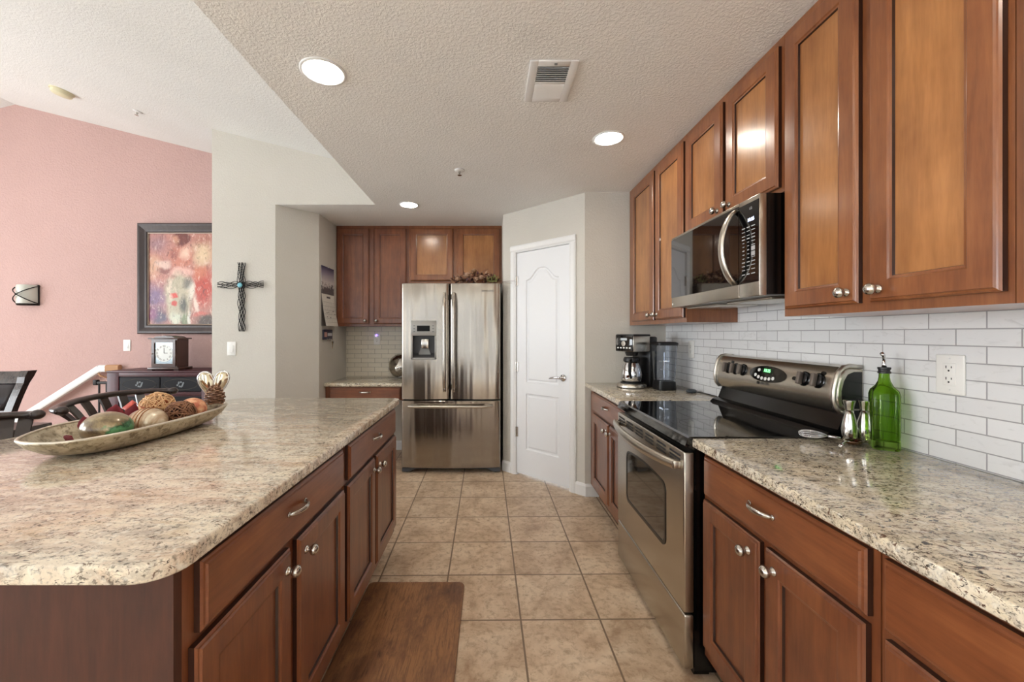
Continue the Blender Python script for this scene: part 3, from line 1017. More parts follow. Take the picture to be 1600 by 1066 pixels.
# backguard: black sloped lower part and bowed stainless control console
low = [(rx(1.27), 0.9195), (rx(1.285), 0.935), (rx(1.318), 0.945), (rx(1.345), 1.015), (rx(1.405), 1.02), (rx(1.405), 0.893), (rx(1.27), 0.893)]
bg = G().extrude(low, 'y', -hy, hy).build('backguard', M_black, rg)
def console_profile(t):
    """t in -1..1 along the range: rounder towards the ends"""
    q = max(0.0, (abs(t) - 0.93) / 0.07)
    s = 1 - math.sqrt(max(0.0, 1 - q * q))
    P = [(1.345, 1.008), (1.325, 1.012), (1.309, 1.030), (1.302, 1.060), (1.304, 1.095), (1.312, 1.135), (1.322, 1.165), (1.338, 1.182), (1.362, 1.188), (1.408, 1.186), (1.408, 1.008)]
    cx, cz = 1.37, 1.09
    return [(rx(cx + (x - cx) * (1 - 0.30 * s) if x < cx else x), cz + (z - cz) * (1 - 0.22 * s)) for x, z in P]
N = 60
rs = []
for k in range(N + 1):
    t = -cos(pi * k / N)
    rs.append([(x, t * (hy + 0.004), z) for x, z in console_profile(t)])
cons = G().rings(rs).build('control_console', M_steel, rg, auto=30)
for s in (-1, 1):
    e = [(rx(x), s * (hy + 0.0045), z) for x, z in ((1.350, 1.025), (1.330, 1.045), (1.328, 1.09), (1.338, 1.13), (1.352, 1.155), (1.375, 1.165), (1.406, 1.165), (1.406, 1.025))]
    e2 = [(x, y - s * 0.006, z) for x, y, z in e]
    G().rings([e, e2] if s < 0 else [e2, e]).build('end_cap', M_black, cons)
M_bezel = plain('pale_steel_bezel', (206, 200, 190), 0.3, 1.0)
for s in (-1, 1):
    pts = [(x - 0.002, s * (hy + 0.001), z) for x, z in console_profile(0.0)[1:9]]
    pts = [(rx(1.338), pts[0][1], 1.013)] + [(px_, py_, pz_) for px_, py_, pz_ in pts] + [(rx(1.404), pts[0][1], 1.183)]
    G().tube(pts, 0.0085, 10).build('end_bezel', M_bezel, cons, smooth=True)
def cons_x(z):
    P = [(1.302, 1.060), (1.304, 1.095), (1.312, 1.135), (1.322, 1.165)]
    for (xa, za), (xb, zb) in zip(P, P[1:]):
        if za <= z <= zb:
            return xa + (xb - xa) * (z - za) / (zb - za)
    return 1.302
tilt = Matrix.Rotation(radians(11), 4, 'Y')
M_gripgrey = plain('warm_grey_knob_grip', (120, 110, 102), 0.35, 0.5)
for ky in (2.218, 2.153, 2.090, 1.682, 1.609):
    zk = 1.122
    m = at(rx(cons_x(zk)), ky - RC, zk) @ tilt
    big = 0.028
    g = G().lathe([(big + 0.003, 0.0), (big + 0.003, 0.002), (big, 0.004), (big - 0.002, 0.012), (big - 0.006, 0.014), (0.0, 0.014)], (0, 0, 0), 28, '-x')
    kn = g.build('knob', M_black, cons, auto=40)
    kn.matrix_local = m
    g = G().box(-0.032, -0.012, -0.0085, 0.0085, -big + 0.002, big - 0.002, 0.004)
    gp = g.build('grip', M_gripgrey, kn, auto=40)
n = 40
def oval(y, z, ry, rz, x_off0, x_off1):
    rs = []
    for xo, ins in ((x_off0, 0.0), (x_off1, 0.0), (x_off1, 0.004)):
        rs.append([(rx(cons_x(z)) + xo + sin(2 * pi * k / n) * (rz - ins) * 0.22, y - RC + (ry - ins) * cos(2 * pi * k / n), z + (rz - ins) * sin(2 * pi * k / n)) for k in range(n)])
    return G().rings(rs)
M_ledgreen = emit('green_clock_digits', (120, 255, 140), 2.2)
ov = oval(1.908, 1.118, 0.126, 0.038, 0.004, -0.002).build('clock_panel', M_blackglass, cons)
M_bezelgreen = plain('clock_lens_green', (18, 46, 28), 0.1)
oval(1.908, 1.134, 0.040, 0.0155, 0.0, -0.0028).build('clock_lens', M_bezelgreen, ov)
lettering('10:25', 0.021, 0.0004, M_ledgreen, ov, at(rx(cons_x(1.134)) - 0.0036, 1.908 - RC, 1.134) @ tilt @ FACE_NX, 'clock_digits')
for (by, bz) in ((1.965, 1.134), (1.985, 1.109), (1.961, 1.101), (1.936, 1.097), (1.911, 1.096), (1.886, 1.098), (1.861, 1.102)):
    oval(by, bz, 0.0088, 0.0078, 0.0, -0.0034).build('button', M_plate, ov)
for (by, bz) in ((2.195, 1.155), (1.737, 1.118), (1.595, 1.153)):
    oval(by, bz, 0.012, 0.008, 0.001, -0.0018).build('indicator', M_black, cons)
lettering('MAYTAG', 0.015, 0.0004, M_darkgrey, cons, at(rx(1.3025) - 0.001, 1.917 - RC, 1.072) @ FACE_NX, 'logo')
g = G().box(rx(1.300), rx(1.304), 1.957 - RC, 1.970 - RC, 1.066, 1.079)
g.build('emblem', M_black, cons)

# ================================================================== MICROWAVE
MY0, MY1, MZ0, MZ1, MX = 1.545, 2.296, 1.456, 1.850, 1.030
MC = (MY0 + MY1) / 2
mw = thing('microwave_oven', 'over-the-range microwave with black glass door hung under the short upper cabinet', 'microwave', (1.22, MC, MZ0))
def wx(x):
    return x - 1.22
def wz(z):
    return z - MZ0
mh = (MY1 - MY0) / 2
G().box(wx(1.060), wx(1.40), -mh, mh, wz(1.462), wz(MZ1)).build('body', M_black, mw)
CTRL = 1.672 - MC
dpm = G().box(wx(MX), wx(1.060), CTRL + 0.001, mh, wz(1.4565), wz(MZ1), 0.004).build('door', M_steel, mw, auto=40)
M_mwglass = plain('tinted_microwave_glass', (20, 14, 12), 0.04, 0.0, Coat_Weight=0.8, Coat_Roughness=0.01)
G().box(wx(MX) - 0.0012, wx(MX) + 0.003, CTRL + 0.002, mh - 0.002, wz(1.512), wz(1.838)).build('glass', M_mwglass, dpm)
cp = G().box(wx(MX), wx(1.060), -mh, CTRL - 0.001, wz(1.4565), wz(MZ1), 0.004).build('control_panel', M_steel, mw, auto=40)
G().box(wx(MX) - 0.0012, wx(MX) + 0.003, -mh + 0.003, CTRL - 0.002, wz(1.512), wz(1.830)).build('keypad', M_blackglass, cp)
M_print = plain('white_key_print', (176, 176, 176), 0.5)
M_clockblue = emit('white_clock_digits', (205, 220, 255), 2.5)
xs = wx(MX) - 0.0018
g = G()
random.seed(3)
for r, z in enumerate((1.735, 1.720, 1.703, 1.690, 1.676, 1.661, 1.645, 1.629, 1.613, 1.597, 1.582, 1.566, 1.548)):
    for c in range(3):
        w = (0.010, 0.009, 0.011)[c] * (0.6 if 3 < r < 9 and c < 2 else 1.0)
        y = CTRL - 0.032 - 0.030 * c
        hgt = 0.0028 + (0.0012 if r % 3 == 0 else 0)
        g.box(xs, xs + 0.001, y - w, y + w, wz(z) - hgt / 2, wz(z) + hgt / 2)
for z in (1.647, 1.626):
    y = CTRL - 0.092
    g.box(xs - 0.0003, xs + 0.001, y - 0.011, y + 0.011, wz(z) - 0.0085, wz(z) + 0.0085)
ks = g.build('key_print', M_print, cp)
ks['kind'] = 'stuff'
lettering('10:25', 0.019, 0.0003, M_clockblue, cp, at(xs, CTRL - 0.078, wz(1.762)) @ FACE_NX, 'clock_digits')
lettering('LG', 0.014, 0.0003, M_print, cp, at(xs, CTRL - 0.078, wz(1.806)) @ FACE_NX, 'logo')
G().lathe([(0.0, 0.0), (0.006, 0.0), (0.006, 0.001), (0.0, 0.001)], (wx(MX) - 0.0003, mh - 0.016, wz(1.476)), 18, '-x').build('badge', M_plate, dpm)
pts, rad = [], []
for k in range(19):
    t = -1 + 2 * k / 18
    pts.append((wx(MX) - 0.004 - 0.058 * (1 - t * t) ** 0.75, CTRL + 0.022, wz(1.669 + 0.152 * t)))
    rad.append(0.0185)
G().tube(pts, rad, 12, flat=(0.45, 1.0)).build('handle', M_bezel, dpm, smooth=True)
g = G().box(wx(1.05), wx(1.40), -mh + 0.01, mh - 0.01, wz(1.4565), wz(1.464))
g.build('underside', M_grey, mw)
g = G()
for s in (-1, 1):
    g = G().box(wx(1.10), wx(1.30), s * 0.19 - 0.15, s * 0.19 + 0.15, wz(1.447), wz(1.4566), 0.003)
    g.build('grease_filter', M_steel, mw, auto=40)

# ================================================================== CEILING THINGS
def downlight(label, x, y, r=0.090, group='recessed lights in the kitchen ceiling'):
    t = thing('recessed_light', label, 'ceiling light', (x, y, CEIL), 0, group)
    G().lathe([(r * 0.84, 0.0), (r * 0.84, -0.004), (r * 0.92, -0.007), (r, -0.004), (r, 0.0)], (0, 0, 0), 40, 'z', cap=False).build('trim_ring', M_white, t, smooth=True)
    G().lathe([(0.0, -0.0015), (r * 0.85, -0.0015), (r * 0.85, -0.0005)], (0, 0, 0), 40, 'z').build('lens', M_lamp, t)
    return t
downlight('lit recessed ceiling light over the island, largest of the three', -0.728, 1.754, 0.096)
downlight('lit recessed ceiling light near the far upper cabinets of the cooking wall', 0.688, 2.351)
downlight('small lit recessed ceiling light in front of the refrigerator cabinets', -0.721, 3.564, 0.086)
# two unseen lamps added to brighten the upper cabinets
downlight('recessed ceiling light behind the viewer on the range side', 0.688, 0.25)
downlight('recessed ceiling light behind the viewer on the island side', -0.728, -0.35)

vt = thing('ceiling_vent', 'white louvred ceiling register with one dark half and one grey half', 'vent', (0.268, 1.823, CEIL))
g = G()
W2, L2 = 0.103, 0.147
g.box(-W2, -0.067, -L2, L2, -0.008, 0.0, 0.003).box(0.067, W2, -L2, L2, -0.008, 0.0, 0.003)
g.box(-0.068, 0.068, -L2, -0.112, -0.008, 0.0, 0.003).box(-0.068, 0.068, 0.112, L2, -0.008, 0.0, 0.003).box(-0.068, 0.068, -0.006, 0.008, -0.008, 0.0, 0.002)
g.build('frame', M_white, vt, auto=40)
G().box(-0.068, 0.068, -0.113, 0.113, -0.0012, -0.0002).build('duct', plain('vent_duct_dark', (34, 28, 25), 0.8), vt)
rotv = {}
for k in range(16):
    y = -0.105 + 0.0138 * k + (0.004 if k >= 8 else 0)
    ang = radians(-42 if k >= 8 else 48)
    o = G().box(-0.067, 0.067, -0.0068, 0.0068, -0.0007, 0.0007, rot=Matrix.Rotation(ang, 4, 'X')).build('louvre', M_white, vt)
    o.location = (0, y, -0.0062)
G().box(0.0, 0.012, -0.137, -0.128, -0.012, -0.007).build('lever', M_grey, vt)

def sprinkler(label, x, y, z, tiltv=0.0):
    t = thing('fire_sprinkler', label, 'sprinkler', (x, y, z))
    t.rotation_euler = (0, tiltv, 0)
    G().lathe([(0.0, 0.0), (0.036, 0.0), (0.034, -0.005), (0.022, -0.009), (0.0, -0.010)], (0, 0, 0), 24).build('escutcheon', M_white, t, smooth=True)
    G().lathe([(0.0, -0.009), (0.009, -0.009), (0.008, -0.022), (0.004, -0.026), (0.004, -0.034), (0.015, -0.035), (0.015, -0.037), (0.0, -0.038)], (0, 0, 0), 16).build('head', M_nickel, t, auto=40)
sprinkler('white fire sprinkler in the flat kitchen ceiling', -0.216, 2.81, CEIL)
vt_tilt = math.atan(0.249)
sprinkler('fire sprinkler on the sloping white vault ceiling', -3.138, 3.585, vault_z(-3.138), vt_tilt)
sd_ = thing('smoke_detector', 'yellowed round smoke detector on the sloping vault ceiling', 'smoke detector', (-3.762, 3.54, vault_z(-3.762)))
sd_.rotation_euler = (0, vt_tilt, 0)
M_cream = plain('yellowed_plastic', (222, 216, 184), 0.5)
G().lathe([(0.0, 0.0), (0.082, 0.0), (0.082, -0.012), (0.0, -0.012)], (0, 0, 0), 36).build('mounting_plate', M_cream, sd_, auto=40)
G().lathe([(0.0, -0.012), (0.072, -0.012), (0.070, -0.034), (0.060, -0.042), (0.0, -0.044)], (0, 0, 0), 36).build('cover', M_cream, sd_, auto=40)

# ================================================================== SWITCHES AND OUTLETS
def plate(name, label, cat, loc, rotz, w=0.078, h=0.122, rocker=True, sockets=False, group=None):
    """local -y faces the room"""
    t = thing(name, label, cat, loc, rotz, group)
    G().box(-w / 2, w / 2, -0.006, 0.0, -h / 2, h / 2, 0.004, 3).build('cover_plate', M_plate, t, auto=40)
    if rocker:
        o = G().box(-0.0165, 0.0165, -0.0075, -0.004, -0.033, 0.033, 0.001).build('frame', M_white, t)
        g = G().rings([[(x, y, z) for y, z in ((-0.004, -0.030), (-0.012, -0.030), (-0.0085, 0.0), (-0.0078, 0.030), (-0.004, 0.030))] for x in (-0.0145, 0.0145)])
        g.build('rocker', M_plate, t)
    if sockets:
        G().box(-0.0175, 0.0175, -0.0085, -0.004, -0.034, 0.034, 0.0015).build('receptacle', M_plate, t, auto=40)
        for s in (-1, 1):
            z = s * 0.0175
            g = G().box(-0.0085, -0.006, -0.0088, -0.006, z + 0.001, z + 0.009).box(0.006, 0.0085, -0.0088, -0.006, z + 0.002, z + 0.008)
            g.cyl((0.0, -0.0075, z - 0.006), 0.0028, 0.0, 10) if False else g.lathe([(0.0, 0.0), (0.0028, 0.0), (0.0028, 0.003), (0.0, 0.003)], (0, -0.0058, z - 0.006), 12, '-y')
            g.build('socket', M_slot, t)
    for s in (-1, 1):
        G().lathe([(0.0, 0.0), (0.0028, 0.0), (0.002, 0.001), (0.0, 0.0012)], (0, -0.006, s * 0.048), 10, '-y').build('screw', M_white, t)
    return t
plate('light_switch', 'white rocker switch below the wire cross', 'light switch', (-2.285, 3.5595, 1.178), 0)
plate('light_switch', 'white rocker switch on the salmon wall between sconce and painting', 'light switch', (-3.920, 4.3495, 1.183), 0)
plate('wall_outlet', 'white double outlet on the tile beside the green bottle', 'outlet', (1.4115, 1.235, 1.185), -pi / 2, rocker=False, sockets=True)
t = plate('wall_outlet', 'white outlet on the tile above the dark gadget near the far counter', 'outlet', (1.4115, 2.83, 1.20), -pi / 2, rocker=False, sockets=True)
t = plate('wall_outlet', 'cream outlet on the desk backsplash holding the violet night light', 'outlet', (-1.282, 4.5515, 1.245), 0, 0.072, 0.118, rocker=False, sockets=True)
nl = thing('night_light', 'small plug-in night light glowing violet above the desk', 'night light', (-1.282, 4.5425, 1.268))
G().box(-0.018, 0.018, -0.022, 0.0, -0.020, 0.014, 0.006).build('housing', M_plate, nl, auto=40)
M_violet = emit('violet_night_glow', (168, 140, 255), 1.1)
G().sphere((0, -0.016, 0.022), 0.014, 16, (1, 0.8, 1.1)).build('bulb', M_violet, nl, smooth=True)

# ================================================================== ON THE CABINET-SIDE COUNTERS
CT = 0.9155
M_glass = Mat('clear_glass', (0.96, 0.97, 0.98, 1), 0.03, Transmission_Weight=1.0, IOR=1.18).m
M_smoke = Mat('clear_tinted_plastic', (0.80, 0.84, 0.90, 1), 0.03, Transmission_Weight=1.0, IOR=1.3).m
# coffee maker
cm = thing('coffee_maker', 'black and steel drip coffee maker at the end of the far counter', 'coffee maker', (1.075, 2.990, CT), radians(-62))
G().lathe([(0.0, 0.0), (0.105, 0.0), (0.107, 0.004), (0.0, 0.004)], (0, -0.04, 0), 40).build('foot_pad', M_blackplastic, cm)
G().lathe([(0.0, 0.004), (0.105, 0.004), (0.106, 0.022), (0.100, 0.030), (0.085, 0.033), (0.0, 0.033)], (0, -0.04, 0), 40).build('warming_base', M_steel, cm, auto=40)
G().lathe([(0.0, 0.0332), (0.080, 0.0332), (0.080, 0.037), (0.0, 0.037)], (0, -0.04, 0), 36).build('hot_plate', M_blackplastic, cm)
G().box(-0.085, 0.085, 0.055, 0.135, 0.0, 0.372, 0.012).build('reservoir_tower', M_blackplastic, cm, auto=40)
hd = G().box(-0.085, 0.085, -0.115, 0.058, 0.262, 0.384, 0.010).build('brew_head', M_steel, cm, auto=40)
G().box(-0.086, 0.086, -0.114, 0.06, 0.374, 0.390, 0.006).build('lid', M_blackplastic, cm, auto=40)
cpn = G().box(-0.080, 0.080, -0.1195, -0.110, 0.266, 0.382, 0.003).build('control_panel', M_blackglass, cm, auto=40)
g = G().box(-0.03, 0.03, -0.1203, -0.118, 0.345, 0.362)
g.build('display', plain('lcd_pale_grey', (186, 194, 198), 0.3), cpn)
for k in range(5):
    G().box(-0.064 + 0.028 * k, -0.048 + 0.028 * k, -0.1205, -0.118, 0.286, 0.296, 0.002).build('button', M_plate, cpn, auto=40)
G().lathe([(0.0, 0.0), (0.020, 0.0), (0.020, 0.006), (0.0, 0.007)], (0, -0.1195, 0.322), 24, '-y').build('dial', M_steel, cpn, auto=40)
cf = G().lathe([(0.0, 0.0375), (0.066, 0.0375), (0.074, 0.055), (0.075, 0.10), (0.066, 0.155), (0.055, 0.178), (0.052, 0.190), (0.0, 0.190)], (0, -0.04, 0), 36).build('carafe', M_chrome, cm, smooth=True)
G().lathe([(0.0, 0.190), (0.058, 0.190), (0.060, 0.204), (0.052, 0.222), (0.0, 0.224)], (0, -0.04, 0), 32).build('carafe_lid', M_blackplastic, cf, auto=40)
G().tube([(0.036, -0.085, 0.200), (0.055, -0.118, 0.195), (0.063, -0.132, 0.165), (0.060, -0.128, 0.115), (0.048, -0.098, 0.078)], 0.011, 10, flat=(1.2, 0.8)).build('carafe_handle', M_blackplastic, cf, smooth=True)
G().lathe([(0.0, 0.262), (0.050, 0.262), (0.040, 0.232), (0.0, 0.230)], (0, -0.04, 0), 28).build('filter_basket', M_blackplastic, cm, auto=40)
# clear blender jar
def rsq(h, r, n=5):
    return arc(h - r, h - r, r, 0, 90, n) + arc(-h + r, h - r, r, 90, 180, n) + arc(-h + r, -h + r, r, 180, 270, n) + arc(h - r, -h + r, r, 270, 360, n)
bj = thing('blender_jar', 'tall clear plastic blender jar with black lid beside the coffee maker', 'blender jar', (1.228, 2.852, CT), radians(4))
g = G()
def ring(h, r, z):
    return [(x, y, z) for x, y in rsq(h, r)]
g.rings([ring(0.058, 0.02, 0.055), ring(0.060, 0.02, 0.10), ring(0.070, 0.022, 0.315), ring(0.0675, 0.021, 0.315), ring(0.0575, 0.019, 0.10), ring(0.0555, 0.019, 0.058)])
g.build('jar', M_smoke, bj, auto=40)
G().rings([ring(0.062, 0.02, 0.0), ring(0.064, 0.02, 0.012), ring(0.060, 0.02, 0.060), ring(0.050, 0.02, 0.062)]).build('base', M_blackplastic, bj, auto=40)
G().rings([ring(0.072, 0.022, 0.312), ring(0.073, 0.022, 0.330), ring(0.060, 0.02, 0.336)]).build('lid', M_blackplastic, bj, auto=40)
g = G().cyl((0, 0, 0.062), 0.006, 0.20, 10)
for k in range(3):
    for s in (0, 1):
        g.box(-0.035, 0.035, -0.007, 0.007, 0.08 + 0.06 * k, 0.083 + 0.06 * k, rot=Matrix.Rotation(radians(90 * s + 35 * k), 4, 'Z'))
g.build('blade_shaft', M_chrome, bj)
# small dark gadget with its cord
gd = thing('charging_puck', 'small dark round gadget with thin cord lying against the far backsplash', 'gadget', (1.345, 2.70, CT))
G().lathe([(0.0, 0.0), (0.030, 0.0), (0.033, 0.006), (0.031, 0.016), (0.022, 0.022), (0.0, 0.024)], (0, 0, 0), 28).build('body', plain('dark_slate_plastic', (58, 64, 68), 0.45), gd, smooth=True)
G().tube([(0.02, -0.02, 0.006), (0.045, -0.05, 0.004), (0.058, -0.14, 0.004), (0.056, -0.26, 0.004)], 0.0022, 6).build('cord', M_blackplastic, gd, smooth=True)

# green oil bottle
M_green = Mat('green_bottle_glass', lin(170, 204, 98), 0.02, Transmission_Weight=1.0, IOR=1.25).m
gb = thing('oil_bottle', 'square green glass oil bottle with steel pour spout', 'bottle', (1.352, 1.385, CT), radians(-33))
hs = 0.0365
outer = [(hs - 0.004, 0.010, 0.0), (hs, 0.012, 0.006), (hs, 0.012, 0.185), (hs - 0.003, 0.014, 0.200), (hs - 0.014, 0.016, 0.216), (0.0165, 0.0164, 0.232), (0.0145, 0.0144, 0.245), (0.0135, 0.0134, 0.272)]
inner = [(0.0115, 0.0114, 0.272), (0.0125, 0.0124, 0.245), (0.0145, 0.0144, 0.232), (hs - 0.017, 0.014, 0.213), (hs - 0.006, 0.011, 0.198), (hs - 0.003, 0.010, 0.185), (hs - 0.003, 0.010, 0.030), (0.004, 0.0039, 0.034)]
G().rings([ring(*a) for a in outer + inner]).build('glass_body', M_green, gb, auto=40)
G().lathe([(0.0142, 0.258), (0.0175, 0.258), (0.0175, 0.264), (0.0155, 0.266), (0.0155, 0.271), (0.0175, 0.273), (0.0175, 0.279), (0.0, 0.280)], (0, 0, 0), 24).build('cap', M_blackplastic, gb, auto=40)
g = G().lathe([(0.0, 0.279), (0.007, 0.279), (0.0055, 0.290), (0.0045, 0.312), (0.0, 0.313)], (0, 0, 0), 14)
g.tube([(0, 0, 0.30), (-0.001, -0.002, 0.314), (-0.004, -0.007, 0.322), (-0.008, -0.013, 0.326)], [0.0045, 0.0045, 0.006, 0.0065], 10)
g.build('pour_spout', M_chrome, gb, smooth=True)

# salt and pepper mills
M_brushed = plain('brushed_mill_steel', (200, 198, 194), 0.16, 1.0)
def mill(label, x, y, s=1.0):
    t = thing('pepper_mill', label, 'mill', (x, y, CT), 0, 'steel mills beside the bottle')
    G().lathe([(0.0, 0.0), (0.021 * s, 0.0), (0.0215 * s, 0.004), (0.024 * s, 0.024), (0.0245 * s, 0.045), (0.021 * s, 0.075), (0.0145 * s, 0.100), (0.0125 * s, 0.114), (0.0, 0.1145)], (0, 0, 0), 28).build('body', M_brushed, t, smooth=True)
    G().lathe([(0.0, 0.1150), (0.0128 * s, 0.1150), (0.0145 * s, 0.130), (0.0185 * s, 0.146), (0.0185 * s, 0.150), (0.014 * s, 0.152), (0.0, 0.1515)], (0, 0, 0), 28).build('cap', M_brushed, t, auto=50)
    G().lathe([(0.0, 0.0), (0.0075, 0.0), (0.0075, 0.0012), (0.0, 0.0014)], (-0.0225 * s * 0.45, -0.0225 * s * 0.9, 0.040), 14, '-y').build('badge', M_grey, t)
mill('polished steel mill standing closest to the range console', 1.315, 1.478)
mill('polished steel mill between the other mill and the green bottle', 1.364, 1.472)

# whisk and spoon
wk = thing('whisk', 'small chrome balloon whisk lying on the granite before the mills', 'whisk', (1.255, 1.480, CT + 0.010), radians(-33))
g = G()
for k in range(6):
    a = pi * k / 6
    pts = []
    for j in range(25):
        ph = -pi * 0.93 + 2 * pi * 0.93 * j / 24
        r_ = 0.046 * (0.5 + 0.5 * cos(ph)) ** 0.75
        along = -0.012 - 0.088 * (0.5 + 0.5 * cos(ph))
        w = 0.030 * sin(ph) * (0.5 + 0.5 * cos(ph)) ** 0.35
        pts.append((along, w * cos(a), 0.008 + w * sin(a) * 0.55))
    g.tube(pts, 0.0016, 6)
g.build('wire_loops', M_chrome, wk, smooth=True)
G().tube([(-0.012, 0, 0.006), (0.005, 0, 0.005), (0.022, 0.0, 0.003)], [0.0055, 0.0060, 0.0045], 10).build('handle', M_chrome, wk, smooth=True)
sp = thing('serving_spoon', 'chrome spoon with dark reflecting bowl lying beside the whisk', 'spoon', (1.280, 1.423, CT + 0.003), radians(204))
g = G()
rs = []
for z, f in ((0.014, 1.0), (0.009, 0.92), (0.003, 0.70), (-0.001, 0.35), (-0.0015, 0.02)):
    rs.append([(0.036 * f * cos(2 * pi * k / 28), 0.024 * f * sin(2 * pi * k / 28), z) for k in range(28)])
rs = list(reversed([[(x * 0.95, y * 0.95, z + 0.0015) for x, y, z in r] for r in rs])) [::-1][:0] + rs
g.rings(rs, True, False, True)
sb = g.build('bowl', plain('bronzed_spoon_steel', (120, 92, 72), 0.12, 1.0), sp, smooth=True)  # brown reflection of the counter put into the bowl's colour
sm = sb.modifiers.new('thick', 'SOLIDIFY'); sm.thickness = 0.0014
G().tube([(0.034, 0, 0.0145), (0.055, 0, 0.017), (0.078, 0.003, 0.012), (0.095, 0.004, 0.004)], [0.004, 0.0035, 0.004, 0.005], 8, flat=(0.6, 1.3)).build('handle', M_chrome, sp, smooth=True)

# ================================================================== DESK ALCOVE THINGS
bw = thing('metal_bowl', 'shiny ribbed metal bowl propped on its rim beside the refrigerator', 'bowl', (-0.985, 4.415, 0.8262))
g = G()
rs = []
N = 40
for (r, h) in ((0.132, 0.0), (0.128, 0.020), (0.118, 0.055), (0.095, 0.085), (0.06, 0.102), (0.03, 0.106)):
    rs.append([(r * (1 + 0.02 * cos(10 * 2 * pi * k / N)) * cos(2 * pi * k / N), r * (1 + 0.02 * cos(10 * 2 * pi * k / N)) * sin(2 * pi * k / N), h) for k in range(N)])
b0 = g.rings(rs, True, False, True).build('shell', plain('hammered_bright_metal', (190, 184, 176), 0.14, 1.0), bw, smooth=True)
sm = b0.modifiers.new('thick', 'SOLIDIFY'); sm.thickness = 0.002
rr = G().tube([(0.133 * cos(2 * pi * k / N), 0.133 * sin(2 * pi * k / N), 0.0) for k in range(N)], 0.004, 8, True).build('rim', M_chrome, bw, smooth=True)
for o in (b0, rr):
    o.matrix_local = at(0, 0, 0.133) @ Matrix.Rotation(radians(-24), 4, 'Z') @ Matrix.Rotation(radians(66), 4, 'X')

# calendar hanging on the alcove wall
M_calphoto = Mat('calendar_mountain_picture', lin(150, 150, 170), 0.5)
v = M_calphoto.coords()
sp_ = M_calphoto.node('ShaderNodeSeparateXYZ'); M_calphoto.link(v, sp_.inputs[0])
sky = M_calphoto.ramp(M_calphoto.math('MULTIPLY', M_calphoto.math('ADD', sp_.outputs['Z'], 0.0), 3.6), [(0.0, lin(222, 218, 212)), (0.45, lin(206, 200, 198)), (0.72, lin(150, 142, 160)), (0.95, lin(58, 54, 88))])
nn = M_calphoto.noise(M_calphoto.coords((9, 9, 16)), 2.0, 5, 0.6, 0.5)
hill = M_calphoto.math('SUBTRACT', M_calphoto.math('ADD', M_calphoto.math('MULTIPLY', nn, 0.34), -0.075), sp_.outputs['Z'])
M_calphoto.base(M_calphoto.mix(M_calphoto.ramp(hill, [(0.0, 0.0), (0.03, 0.9)]), sky, lin(74, 66, 70)))
M_paper = plain('calendar_paper', (226, 222, 212), 0.7)
M_ink = plain('calendar_ink', (96, 92, 92), 0.7)
cal = thing('wall_calendar', 'hanging wall calendar with mountain picture on the alcove side wall', 'calendar', (-1.6285, 3.875, 1.70))
G().box(0.0, 0.006, 0.0, 0.30, 0.0, 0.27).build('picture_page', M_calphoto.m, cal)
def sheet(x_of, z0, z1, n=10):
    rs = []
    for k in range(n + 1):
        z = z0 + (z1 - z0) * k / n
        x = x_of(z)
        rs.append([(x, 0.0, z), (x, 0.30, z), (x + 0.0015, 0.30, z), (x + 0.0015, 0.0, z)])
    return rs
bend = lambda z: 0.004 + 0.046 * (min(0.0, z) / -0.315) ** 1.4
pg = G().rings(sheet(bend, -0.315, -0.001)).build('date_page', M_paper, cal)
G().box(0.0, 0.003, 0.0, 0.30, -0.315, -0.001).build('backing_page', plain('grey_back_page', (120, 112, 108), 0.7), cal)
g = G()
def on_page(y0, y1, z0, z1):
    x = bend((z0 + z1) / 2) + 0.0012
    xa, xb = bend(z0) + 0.0020, bend(z1) + 0.0020
    g.bm.faces.new([g.bm.verts.new(p) for p in ((xa, y0, z0), (xa, y1, z0), (xb, y1, z1), (xb, y0, z1))])
on_page(0.11, 0.20, -0.040, -0.022)
for r in range(6):
    on_page(0.012, 0.288, -0.080 - 0.040 * r, -0.0785 - 0.040 * r)
for c in range(8):
    for r in range(5):
        yy = 0.012 + 0.0394 * c
        on_page(yy - 0.0007, yy + 0.0007, -0.120 - 0.040 * r, -0.080 - 0.040 * r)
for (yy, zz) in ((0.06, -0.19), (0.10, -0.185), (0.22, -0.17), (0.25, -0.20), (0.05, -0.23), (0.13, -0.235)):
    on_page(yy, yy + 0.022, zz, zz + 0.008)
g.build('date_grid', M_ink, pg)
G().tube([(0.003, 0.15, 0.262), (0.010, 0.15, 0.274), (0.003, 0.15, 0.285)], 0.003, 8).build('hanging_loop', M_white, cal, smooth=True)
kh = thing('key_holder', 'small dark key rack with picture strip below the calendar', 'key rack', (-1.6285, 3.90, 1.250))
G().box(0.0, 0.016, 0.0, 0.215, 0.0, 0.100, 0.003).build('plaque', plain('key_rack_navy', (42, 38, 58), 0.4), kh, auto=40)
G().box(0.0155, 0.0170, 0.012, 0.075, 0.028, 0.074).build('picture', plain('key_rack_pink_picture', (196, 150, 140), 0.5), kh)
G().box(0.0155, 0.0170, 0.090, 0.20, 0.036, 0.066).build('picture', plain('key_rack_pale_picture', (204, 204, 206), 0.5), kh)
for yy in (0.05, 0.11, 0.17):
    G().tube([(0.012, yy, 0.012), (0.026, yy, 0.008), (0.032, yy, 0.0), (0.030, yy, -0.006), (0.034, yy, 0.006)], 0.0022, 8).build('hook', M_nickel, kh, smooth=True)
ky = thing('key_bunch', 'bunch of keys hanging from the dark key rack', 'keys', (-1.596, 4.07, 1.256))
G().tube([(0.0, 0.012 * cos(2 * pi * k / 20), -0.012 + 0.014 * sin(2 * pi * k / 20)) for k in range(20)], 0.0012, 6, True).build('key_ring', M_nickel, ky, smooth=True)
